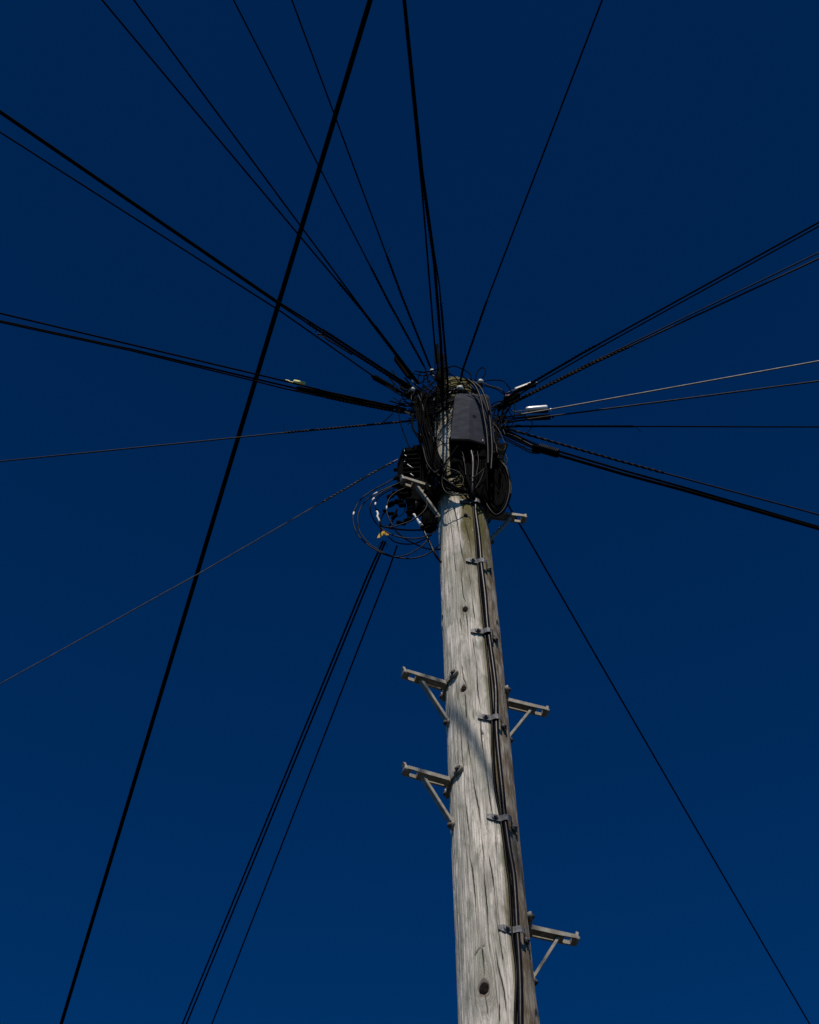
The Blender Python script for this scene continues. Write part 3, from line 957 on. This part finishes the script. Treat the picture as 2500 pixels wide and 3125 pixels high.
MB().box(P(*c1(1110, 1110), .10), (Vector((0, 0, 1)), Vector((1, 0, 0)), Vector((0, 1, 0))), (.10, .083, .03), .012).build('shade_fill_block', M['blackbox'], o)  # added wider block, blackens the shaded wood below the hood
for i in range(8):
    c = P(1400 + 12 * i, 1352 + (i % 2) * 5, .13 + .01 * (i % 3))
    MB().lathe([(0, .007), (-.02, .007), (-.034, .004)], c, Vector((0, 0, 1)), 8).build('gland', M['blackbox'], o)

def cab(label, f, pts, r=0.0026, m='cable', off=0.12, name='cable_loop', group=None, wob=0.0, sleeve=None, cat='cable'):
    p3 = []
    for q in pts:
        oo = q[2] if len(q) > 2 else off
        v = P(*f(q[0], q[1]), oo)
        if wob: v += Vector((rnd.uniform(-wob, wob), rnd.uniform(-wob, wob), rnd.uniform(-wob, wob)))
        p3.append(v)
    path = smooth(p3, 0.010)
    o = MB().tube(path, r, 7).build(name, M[m], None, label, cat, group)
    if sleeve:
        for s in sleeve:
            c = P(*f(*s), off)
            i = min(range(len(path)), key=lambda k: (path[k] - c).length)
            i = max(1, min(i, len(path) - 2))
            MB().tube(path[i - 1:i + 2], r * 1.25, 8).build('white_sleeve', M['white'], o)
    return o
# closure on the left
o = empty('splice_closure', P(*c3(990, 560), .06), 'black ribbed splice box with cable ports left of the pole', 'splice box')
A1, B1, C1_, D1 = P(*c3(890, 325), .02), P(*c3(1160, 285), .02), P(*c3(1180, 800), .02), P(*c3(800, 790), .02)
def shift(p, dy): return p + Vector((0, dy, 0))
pts = [A1, P(*c3(1040, 320), .02), P(*c3(1045, 285), .02), B1, C1_, P(*c3(860, 830), .02), D1, P(*c3(805, 560), .02)]
hull_box(o, 'body', M['blackbox'], [pts, [shift(p, .09) for p in pts]])
for i in range(6):
    a = P(*c3(870 + 6 * i, 400 + 65 * i), .026); b = P(*c3(1140, 380 + 66 * i), .026)
    x, y, z = axes(a, b)
    MB().box((a + b) / 2, (x, Vector((0, 1, 0)), Vector((0, 0, 1))), ((b - a).length / 2, .009, .0075), .003).build('rib', M['blackbox'], o)
for q0, q1 in (((915, 435), (945, 455)), ((955, 575), (1040, 635)), ((1000, 715), (1050, 755)), ((900, 540), (920, 530)), ((1255, 470), (1280, 470)), ((905, 330), (912, 390))):
    MB().tube([P(*c3(*q0), .040), P(*c3(*q1), .040)], .0013, 6).build('latch_pin', M['bright'], o)
MB().lathe([(-.008, .007), (.008, .008), (.012, .005)], P(*c3(790, 660), .0), Vector((-1, 0, 0)), 10).build('end_knob', M['blackbox'], o)
PORT = [((830, 760), (740, 805)), ((880, 850), (790, 880)), ((830, 880), (740, 915)), ((960, 910), (880, 950)), ((1000, 960), (820, 985))]
for q0, q1 in PORT:
    a, b = P(*c3(*q0), .03), P(*c3(*q1), .07)
    MB().tube([a, a.lerp(b, .6), a.lerp(b, .65), b], [.0085, .0085, .006, .0045], 10).build('port', M['blackbox'], o)
# dome closure between splice box and pole
o = empty('dome_closure', P(*c3(1270, 1300), .02), 'black domed canister hanging between the splice box and pole', 'canister')
a = P(*c3(1290, 1540), -.02); b = P(*c3(1270, 1000), -.02)
x = (b - a).normalized(); LL = (b - a).length
MB().lathe([(0, .020), (.006, .028), (LL * .75, .028), (LL * .9, .024), (LL, .012)], a, x, 18).build('canister', M['blackbox'], o)
MB().lathe([(0, .031), (.016, .031)], a + x * .05, x, 18).build('clamp_ring', M['blackbox'], o)
MB().box(P(*c3(1060, 1090), .0), (Vector((0, 0, 1)), Vector((1, 0, 0)), Vector((0, 1, 0))), (.10, .030, .022), .008).build('side_block', M['blackbox'], o)
MB().lathe([(-.05, .012), (-.01, .013), (0, .016), (.010, .016), (.014, .012)], P(*c3(1075, 1200), .035), Vector((.1, -.15, 1)), 14).build('spigot', M['gloss'], o)
for i in range(26):
    t = i / 25
    xs = 1130 + 240 * rnd.random()
    cab('black strand in the dark mass between splice box and pole', c3, [(1100 + 200 * t, 120 + rnd.uniform(-60, 60), .04), (xs, 420, .01), (xs + rnd.uniform(-30, 30), 700, -.01), (xs + rnd.uniform(-40, 40), 1000, -.01), (min(xs + 40, 1390), 1300, .03), (min(xs + rnd.uniform(0, 60), 1400), 1500, .02)], r=rnd.choice((.0026, .0034, .0042)), name='cable_strand', group='strands between splice box and pole', wob=.005)
MB().box(P(*c3(1240, 820), .0), (Vector((0, 0, 1)), Vector((1, 0, 0)), Vector((0, 1, 0))), (.16, .026, .02), .006).build('gap_fill_block', M['blackbox'], o)  # added black block, fills the dark gap between splice box and pole
# tap cluster
o = empty('tap_cluster', P(*c3(800, 1200), .06), 'cluster of small black plugs inside the big cable loops', 'connector')
for q, l, w in (((700, 1060), .022, .012), ((790, 1010), .026, .012), ((700, 1180), .024, .014), ((830, 1140), .03, .014), ((900, 1040), .03, .016), ((880, 1190), .022, .012), ((620, 1270), .012, .007), ((700, 1320), .022, .009), ((760, 1360), .022, .010), ((860, 1460), .030, .010), ((960, 1410), .024, .011), ((930, 960), .03, .014), ((1000, 1120), .03, .016), ((980, 1290), .02, .008)):
    c = P(*c3(*q), .06)
    d = Vector((rnd.uniform(.3, 1), rnd.uniform(-.2, .2), rnd.uniform(-.2, .5))).normalized()
    MB().lathe([(-l / 2 - .004, w * .5), (-l / 2, w * .8), (l / 2, w * .8), (l / 2 + .004, w * .45)], c, d, 10).build('plug', M['blackbox'], o)
# white connectors
o = empty('white_connector', P(*c3(1110, 1420), .12), 'long tapered white connector hanging below the splice box', 'connector')
a, b = P(*c3(1048, 1325), .12), P(*c3(1178, 1520), .11)
x = (b - a).normalized(); LL = (b - a).length
MB().lathe([(0, .0035), (LL * .08, .0055), (LL * .2, .0030), (LL * .4, .0042), (LL * .75, .0065), (LL, .0078)], a, x, 14).build('shell', M['white'], o)
MB().lathe([(LL * .98, .0082), (LL * 1.05, .0075), (LL * 1.12, .0045)], a, x, 14).build('boot', M['blackbox'], o)
MB().box(a + x * LL * .6 + Vector((.001, -.0055, 0)), (Vector((1, 0, 0)), Vector((0, 0, 1)), Vector((0, 1, 0))), (.002, .0012, .0008)).build('notch', M['blackbox'], o)
o = empty('white_connector', P(*c3(515, 1340), .12), 'small curved white connector at the left of cable loops', 'connector')
MB().tube(smooth([P(*c3(*q), .12) for q in ((495, 1285), (512, 1330), (500, 1360), (520, 1400), (535, 1440))], .004), .0042, 8).build('shell', M['white'], o)
MB().lathe([(0, .005), (.006, .005)], P(*c3(500, 1275), .12), Vector((0, 0, 1)), 10).build('collar', M['blackbox'], o)
# amber tag where the close pair of wires starts
o = empty('amber_tag', P(*c3(590, 1590), .0), 'torn amber yellow tag where two lower-left wires begin', 'tag')
def leaf(pts, name):
    a = [P(*c3(*q), .03) for q in pts]
    n = len(a)
    c = sum(a, Vector()) / n
    v = a + [c + Vector((0, -.006, .002))] + [q + Vector((0, .003, 0)) for q in a]
    f = [(k, (k + 1) % n, n) for k in range(n)] + [(k, n + 1 + k, n + 1 + (k + 1) % n, (k + 1) % n) for k in range(n)] + [tuple(n + 1 + k for k in reversed(range(n)))]
    MB().add(v, f, False).build(name, M['amber'], o)
leaf([(490, 1690), (510, 1640), (560, 1585), (595, 1580), (585, 1640), (545, 1675)], 'flap')
leaf([(585, 1600), (610, 1580), (650, 1600), (675, 1640), (640, 1645), (600, 1625)], 'flap')
MB().tube([P(*c3(575, 1590), .02), P(*c3(620, 1605), .02)], .005, 8).build('knotted_tape', M['amber'], o)
MB().box(P(*c1(1400, 1165), .03), (X_, Y_, Z_), (.005, .004, .008), .001).build('yellow_tie', M['yellow'], None, 'tiny yellow tie on the right-hand hanging cables', 'tie')

# ------------------------------------------------------------------ cables about the head
G1 = 'wires looping round the pole top'
cab('small upright loop standing above the right insulator', c1, [(1150, 462), (1168, 392), (1210, 350), (1240, 372), (1228, 425), (1182, 458), (1110, 468), (1040, 462), (960, 458), (900, 475)], off=.11, group=G1)
cab('wire arching over the pole top between insulator and bundle', c1, [(870, 372), (930, 345), (962, 335), (1010, 350), (1070, 378), (1110, 410), (1117, 448), (1100, 470)], off=.1, r=.003, group=G1)
cab('arching wire from the right insulator to the right-hand wires', c1, [(1170, 525), (1225, 475), (1310, 460), (1395, 468), (1438, 510), (1468, 560, .03)], off=.1, r=.0026, group=G1)
cab('sagging pale wire from right insulator toward the orange tape', c1, [(1210, 480), (1290, 515), (1355, 530), (1400, 560), (1412, 600, .05)], off=.1, r=.0026, m='worn', group=G1)
cab('lower sagging wire under the one from the right insulator', c1, [(1190, 510), (1260, 515), (1350, 545), (1400, 580), (1440, 575, .04), (1500, 560, .03)], off=.1, group=G1)
cab('wire crossing the pole top rightwards to the right insulator', c1, [(620, 380), (700, 390), (760, 380), (860, 358), (930, 345)], off=.12, r=.003, group=G1)
cab('wire crossing the pole crown from lower left to upper right', c1, [(900, 620), (960, 560), (1040, 520), (1110, 480), (1160, 460)], off=.13, group=G1)
cab('wire dropping across the crown from the bundle', c1, [(900, 330), (930, 400), (980, 440), (1010, 500), (1000, 560)], off=.14, group=G1)
cab('wire bending round the crown just under the upright loop', c1, [(1030, 390), (1050, 430), (1080, 470), (1120, 520), (1160, 560)], off=.11, r=.003, group=G1)
cab('left of the two shiny cables hanging over the grey box', c1, [(1080, 450), (1145, 505), (1180, 570), (1205, 650), (1225, 760), (1250, 900), (1262, 1040), (1265, 1200)], off=.19, r=.0050, m='gloss')
cab('right of the two shiny cables hanging over the grey box', c1, [(1100, 455), (1190, 520), (1232, 600), (1262, 690), (1280, 800), (1292, 930), (1300, 1080), (1290, 1250)], off=.17, r=.0052, m='gloss')
cab('outer bright wire loop hanging right of the grey box', c1, [(1300, 830), (1350, 885), (1388, 960), (1415, 1040), (1400, 1078), (1350, 1060), (1318, 985), (1308, 900)], off=.06, r=.0022, m='gloss')
cab('second wire loop hanging right, nearest the yellow tie', c1, [(1310, 880), (1350, 990), (1390, 1060), (1425, 1130), (1432, 1180), (1408, 1202), (1378, 1165), (1355, 1080)], off=.05, r=.0022, m='gloss')
cab('right-hand wire loop lying over the level wire', cB, [(205, 470), (203, 600), (190, 690), (150, 740), (110, 760)], off=.02, r=.0018)
cab('oval wire loop right of the pole beneath the white clamp', cB, [(290, 630), (330, 650), (358, 695), (345, 740), (300, 780), (240, 780), (195, 755), (190, 725), (230, 708), (290, 725)], off=.02, r=.0020)
cab('slim wire from the joint sleeve to the white clamp', cB, [(100, 560), (160, 575), (230, 600), (310, 605), (300, 600)], off=.02, r=.0020, m='gloss')
cab('slanting wire between second pair and the black clamp', cB, [(100, 545), (60, 610), (70, 650), (150, 640), (300, 612)], off=.02, r=.0022)
cab('curl of thin wire under the lower right cables', cB, [(165, 880), (200, 895), (290, 898), (330, 890)], off=.0, r=.0011)
for i in range(5):
    cab('short strand fanning from the pole into the lower right wires', cB, [(-20, 640 + 25 * i), (80, 735 + 22 * i), (200, 790 + 22 * i), (330, 850 + 22 * i), (420, 905 + 12 * i)], off=.0, r=.0028, group='strands feeding the lower right wires', name='cable_strand', wob=.004, m='worn' if i == 1 else 'cable')
    cab('short strand fanning from the pole into the upper right wires', cB, [(-30, 560 + 12 * i), (40, 520 + 12 * i), (110, 485 + 8 * i), (200, 450 + 6 * i)], off=.05, r=.0026, group='strands feeding the upper right wires', name='cable_strand', wob=.006, m='gloss' if i == 1 else 'cable')
    cab('short strand fanning from the pole into the clamped right wires', cB, [(-10, 620 + 16 * i), (60, 640 + 12 * i), (160, 632 + 11 * i), (300, 610 + 14 * i)], off=.02, r=.0024, group='strands feeding the clamped right wires', name='cable_strand', wob=.004)
cab('thin cable from the left bundle down to the splice box', c1, [(530, 590, .06), (490, 650), (480, 730), (500, 850), (530, 940), (575, 1050)], off=.08, r=.0024)
cab('short wire slanting up from level left wire to bundle', cA, [(1130, 1240), (1180, 1200), (1250, 1135)], off=.04, r=.0024)
cab('curved strand from the bundle round to the pole left side', c1, [(620, 740), (600, 800), (605, 880), (640, 940), (680, 1000)], off=.08, r=.0050)
cab('wire crossing the bare wood panel left of the grey box', c1, [(800, 1010), (850, 900), (900, 840), (930, 800)], off=.125, r=.0018)
cab('second crossing wire over the bare wood panel', c1, [(700, 820), (800, 960), (860, 1000), (930, 1090), (1000, 1170)], off=.125, r=.0018)
cab('short wire rising across the bare wood from the rings', c1, [(810, 1060), (860, 1020), (920, 1010), (960, 990)], off=.125, r=.0018)
cab('cable dropping from the box toward the lower left', c1, [(1000, 1035), (960, 1090), (900, 1170), (850, 1240), (800, 1290)], off=.17, r=.0032)
cab('large round loop of shiny wire below the grey box', c1, [(930, 1150), (885, 1240), (860, 1330), (868, 1400), (905, 1450), (980, 1470), (1060, 1465), (1110, 1470)], off=.15, r=.0024, m='gloss')
cab('arched wire crossing the loop below the grey box', c1, [(790, 1280), (840, 1245), (920, 1240), (990, 1260), (1035, 1300), (1048, 1345), (1035, 1390)], off=.15, r=.0024, m='gloss')
for i, q in enumerate((((1000, 1035), (1040, 1100), (1060, 1180)), ((1060, 1040), (1110, 1070), (1150, 1100)), ((1230, 1250), (1200, 1330), (1150, 1420)), ((1240, 1230), (1170, 1290), (1100, 1330)), ((1040, 1130), (1060, 1200), (1070, 1300)), ((1170, 1080), (1180, 1180), (1160, 1300)))):
    cab('short wire hanging under the grey box in deep shade', c1, q, off=.15, r=.0022, m='gloss', group='short wires under the grey box', name='cable_strand')
cab('outermost big cable loop left of the pole', c3, [(760, 790), (600, 880), (450, 960), (280, 1080), (180, 1220), (140, 1350), (150, 1500), (220, 1650), (350, 1780), (520, 1890), (700, 1960), (900, 1992), (1080, 1985), (1250, 1930), (1380, 1840), (1450, 1780, .08)], off=.10, r=.0026, m='gloss', sleeve=[(145, 1310)])
cab('second big cable loop just inside the outermost one', c3, [(850, 850), (680, 920), (500, 1000), (380, 1080), (270, 1200), (215, 1330), (210, 1450), (240, 1590), (320, 1710), (430, 1810), (600, 1910), (770, 1970), (870, 1962), (970, 1930), (1080, 1870), (1170, 1810), (1240, 1740), (1290, 1640)], off=.11, r=.0024, m='gloss', sleeve=[(460, 1025)])
cab('third cable loop, with white sleeve at its upper left', c3, [(740, 900), (600, 980), (480, 1060), (420, 1130), (395, 1230), (410, 1330), (460, 1430), (540, 1520), (650, 1600), (780, 1655), (950, 1690), (1120, 1690), (1250, 1650), (1380, 1580, .07)], off=.12, r=.0026, m='gloss', sleeve=[(440, 1105)])
cab('innermost short loop curling down to the crossing cables', c3, [(930, 930), (800, 985), (690, 1080), (650, 1180), (640, 1260), (660, 1350), (700, 1440), (740, 1510)], off=.13, r=.0022, m='gloss', sleeve=[(640, 1230)])
cab('short loop ending in the small curved white connector', c3, [(490, 1290), (470, 1200), (490, 1110), (560, 1040), (680, 970), (800, 930)], off=.12, r=.0024, sleeve=[(478, 1170)])
cab('nearly straight thick cable along the bottom of loops', c3, [(550, 1500), (700, 1535), (900, 1562), (1160, 1562), (1300, 1500)], off=.10, r=.0036)
cab('bright curved cable sweeping up to the pole from loops', c3, [(540, 1505), (700, 1525), (850, 1485), (1000, 1432), (1130, 1350), (1215, 1265), (1250, 1190), (1240, 1120)], off=.14, r=.0028, m='gloss')
cab('cable running from the loops straight to the pole edge', c3, [(770, 1570), (860, 1650), (960, 1720), (1080, 1780), (1200, 1830), (1330, 1860), (1450, 1855, .07)], off=.10, r=.0028)
cab('stout cable from white connector down to the pole edge', c3, [(1180, 1530), (1235, 1650), (1290, 1755), (1340, 1870), (1395, 1970), (1460, 2050, .07)], off=.10, r=.0046, m='riser')
cab('shallow hanging loop from the amber tag to the pole', c3, [(660, 1660), (760, 1740), (900, 1775), (1050, 1770), (1180, 1720), (1320, 1640)], off=.09, r=.0026)
cab('short cable rising from the amber tag to the plugs', c3, [(560, 1590), (545, 1450), (590, 1330), (650, 1260)], off=.05, r=.003)
cab('short cable from lower left wires up to the plugs', c3, [(680, 1510), (720, 1440), (760, 1360), (800, 1250)], off=.03, r=.004)
cab('slim tail hanging beside the close pair of wires', c3, [(630, 1740), (645, 1790), (650, 1845)], off=.0, r=.0011)
cab('short slim tail left of the close pair of wires', c3, [(580, 1740), (540, 1770), (512, 1815)], off=.0, r=.0011)
cab('thin wiggly wire inside the loops under the plugs', c3, [(800, 1365), (870, 1345), (905, 1290), (920, 1200), (945, 1300), (960, 1380)], off=.05, r=.0014)

# heavy coil hanging on the right
for i in range(56):
    t = i / 55
    k = 1 - 1.45 * t
    cx, cy = 1345, 1400
    jx = rnd.uniform(-8, 8)
    pts = []
    dd = rnd.uniform(-0.03, 0.07)
    for a in (70, 45, 20, 0, -20, -45, -70, -95, -125, -155, 180):
        ex = 118 * (0.45 + 0.55 * k)
        ey = 245 * (0.72 + 0.28 * k)
        pts.append((cx + jx + ex * math.cos(R(a)) + 10 * t, cy - ey * math.sin(R(a)) + 5 * math.sin(i * 2.1), .02 + dd))
    pts = [(1330 + 2 * i, 1020, .06), (1345 + i, 1120, .05)] + pts + [(1235, 1300, .03), (1240, 1150, .05)]
    cab('outermost strand of the heavy coil hanging right of the pole' if i == 0 else 'strand of the heavy black coil hanging right of the pole', c1, pts, r=.0034, m='gloss' if i < 6 else 'cable', off=.05, name='coil_strand', group='strands of the right-hand coil', wob=.002)
o = empty('coil_fill_canister', P(*c1(1330, 1600), -.04), 'added black canister filling the shaded hollow behind the right-hand coil', 'canister')
a, b = P(*c1(1335, 1600), -.03), P(*c1(1325, 1130), -.03)
MB().lathe([(0, .028), (.02, .040), ((b - a).length * .8, .040), ((b - a).length, .022)], a, b - a, 20).build('canister', M['blackbox'], o)  # added body that keeps the inside of the coil black
MB().lathe([(0, .044), (.02, .044)], a.lerp(b, .15), b - a, 20).build('clamp_ring', M['blackbox'], o)
for i in range(30):
    t = i / 29
    xa = 1000 + 260 * t + rnd.uniform(-10, 10)
    xb = 1130 + 110 * t + rnd.uniform(-30, 30)
    cab('black strand packed in the deep shade below the grey box', c1, [(xa, 1060, .13), (xa + rnd.uniform(-12, 12), 1180, .125), ((xa + xb) / 2, 1300, .12), (xb, 1400 + rnd.uniform(0, 60), .11), (xb + 40 * t, 1500 + 60 * t, .085)], r=rnd.choice((.0030, .0036, .0042)), name='cable_strand', group='strands packed below the grey box', wob=.004)
# straps binding that coil
MB().tube(smooth([P(*c1(q[0], q[1]), q[2]) for q in ((1350, 1150, .09), (1390, 1160, .08), (1430, 1240, .06))], .01), .003, 6).build('coil_tie', M['cable'], None, 'black tie binding the neck of the right-hand coil', 'tie')

# strands running down the left of the pole
for i in range(34):
    t = i / 33
    x0 = 640 + 150 * rnd.random()
    x1 = 690 + 110 * t
    off = rnd.uniform(.04, .13)
    pts = [(x0 - 20, 560 + 40 * rnd.random(), off), (640 + 110 * t, 700, off), (655 + 110 * t, 850, off), (x1, 1000, off), (x1 + 25, 1120, off + .01), (x1 + 60 + rnd.uniform(-15, 15), 1230, off + .02), (830 + 90 * t, 1330 + 40 * rnd.random(), .125)]
    if i % 3 == 0: pts += [(960 + 60 * t, 1420, .13), (1100, 1455 - 20 * rnd.random(), .12)]
    elif i % 3 == 1: pts = pts[:-1] + [(x1 + 20, 1350, off), (x1 + 10, 1450, off - .02)]
    cab('black strand in the thick bunch down the left of the pole head', c1, pts, r=rnd.choice((.0022, .0026, .0032)), m='gloss' if i % 7 == 0 else 'cable', name='cable_strand', group='strands bunched down the left of the pole head', wob=.006)
# rings wound round the pole
def wound(label, z, tilt, h, r, group, m='cable', a0=0, a1=360, wobble=.012):
    pts = []
    p1, p2 = rnd.uniform(0, 6), rnd.uniform(0, 6)
    for k in range(0, 25):
        a = R(a0 + (a1 - a0) * k / 24)
        pts.append(onpole(a, z + tilt * math.sin(a + p1) + wobble * math.sin(3 * a + p2), h + 0.008 * (1 + math.sin(2 * a + p2))))
    MB().tube(smooth(pts, .012), r, 6).build('wound_wire', M[m], None, label, 'cable', group)
zt = surf(1400, 1180)[1]
for i in range(16):
    wound('black wire wound round the very top of the pole', zt - rnd.uniform(-.03, .20), rnd.uniform(.01, .05), rnd.uniform(.004, .02), rnd.choice((.0018, .0022, .0028)), 'wires wound round the pole crown', 'gloss' if i % 5 == 0 else 'cable')
zt2 = surf(1400, 1490)[1]
for i in range(15):
    wound('black wire wound round the pole just above the top clip', zt2 + rnd.uniform(-.02, .13), rnd.uniform(.01, .035), rnd.uniform(.003, .016), rnd.choice((.0020, .0024, .0030)), 'wires wound round the pole above the top clip', 'gloss' if i % 5 == 0 else 'cable')
# slanting wires from the left across the crown
for i in range(14):
    y0 = 640 + rnd.uniform(-60, 90)
    cab('wire slanting over the pole between left wires and the grey box', c1, [(560 + rnd.uniform(-40, 60), y0 + 60 + rnd.uniform(-30, 60), .05), (700, y0 + 40, .10), (800, y0 + rnd.uniform(-20, 40), .13), (900, y0 - 20 + rnd.uniform(-40, 40), .14), (980, y0 - 60, .13)], r=rnd.choice((.0020, .0026)), m='gloss' if i % 3 == 0 else 'cable', name='cable_strand', group='wires slanting over the pole beside the grey box', wob=.004)
# knotted mesh of ties where the upper wires meet the pole
for i in range(30):
    xa, ya = rnd.uniform(560, 900), rnd.uniform(360, 560)
    pts = [(xa, ya)]
    for k in range(4):
        xa += rnd.uniform(-70, 80); ya += rnd.uniform(-15, 75)
        pts.append((max(540, min(xa, 980)), min(ya, 760)))
    cab('thin black tie in the tangle left of the pole crown', c1, pts, r=rnd.choice((.0014, .0020, .0026)), off=rnd.uniform(.05, .14), name='tangled_wire', group='tangled ties left of the pole crown', m='gloss' if i % 6 == 0 else 'cable')
for i in range(22):
    xa, ya = rnd.uniform(560, 720), rnd.uniform(560, 700)
    cab('black wire drawn in from the left wires to the pole', c1, [(xa - 140 - 60 * rnd.random(), ya - 130 - 40 * (i % 3) + (120 if i % 2 else 0), .05), (xa - 50, ya - 40 + (30 if i % 2 else 0), .07), (xa + 20, ya, .09), (xa + 70, ya + 90, .10), (xa + 90, ya + 200, .09)], r=rnd.choice((.0022, .0028, .0034)), name='tangled_wire', group='wires drawn in from the left to the pole', wob=.006)
for i in range(14):
    xa = rnd.uniform(1290, 1400)
    cab('black wire in the knot right of the grey box', c1, [(xa + 90, 640 + rnd.uniform(-20, 330), .02), (xa + 20, 700 + rnd.uniform(0, 200), .03), (xa - 30, 800 + rnd.uniform(-30, 140), .05), (xa - 40, 960 + rnd.uniform(-40, 100), .05), (xa - 10, 1100, .05)], r=rnd.choice((.0022, .0028)), name='tangled_wire', group='wires knotted right of the grey box', m='gloss' if i % 5 == 0 else 'cable', wob=.006)
# vertical ties joining the bundle straight above to the crown
for i in range(7):
    cab('upright strand from the bundle above down to the crown', c1, [(800 + 14 * i, 180 + 10 * i), (805 + 13 * i, 300), (815 + 12 * i, 420), (820 + 12 * i, 540), (800 + 20 * i, 660)], r=rnd.choice((.0026, .0034)), off=.12, name='cable_strand', group='upright strands between bundle and crown', wob=.004)
MB().tube([P(*c1(835, 400), .13), P(*c1(840, 440), .13), P(*c1(850, 500), .13)], [.012, .016, .012], 10).build('joint_sleeve', M['blackbox'], None, 'black joint sleeve on the upright strands over the crown', 'connector')
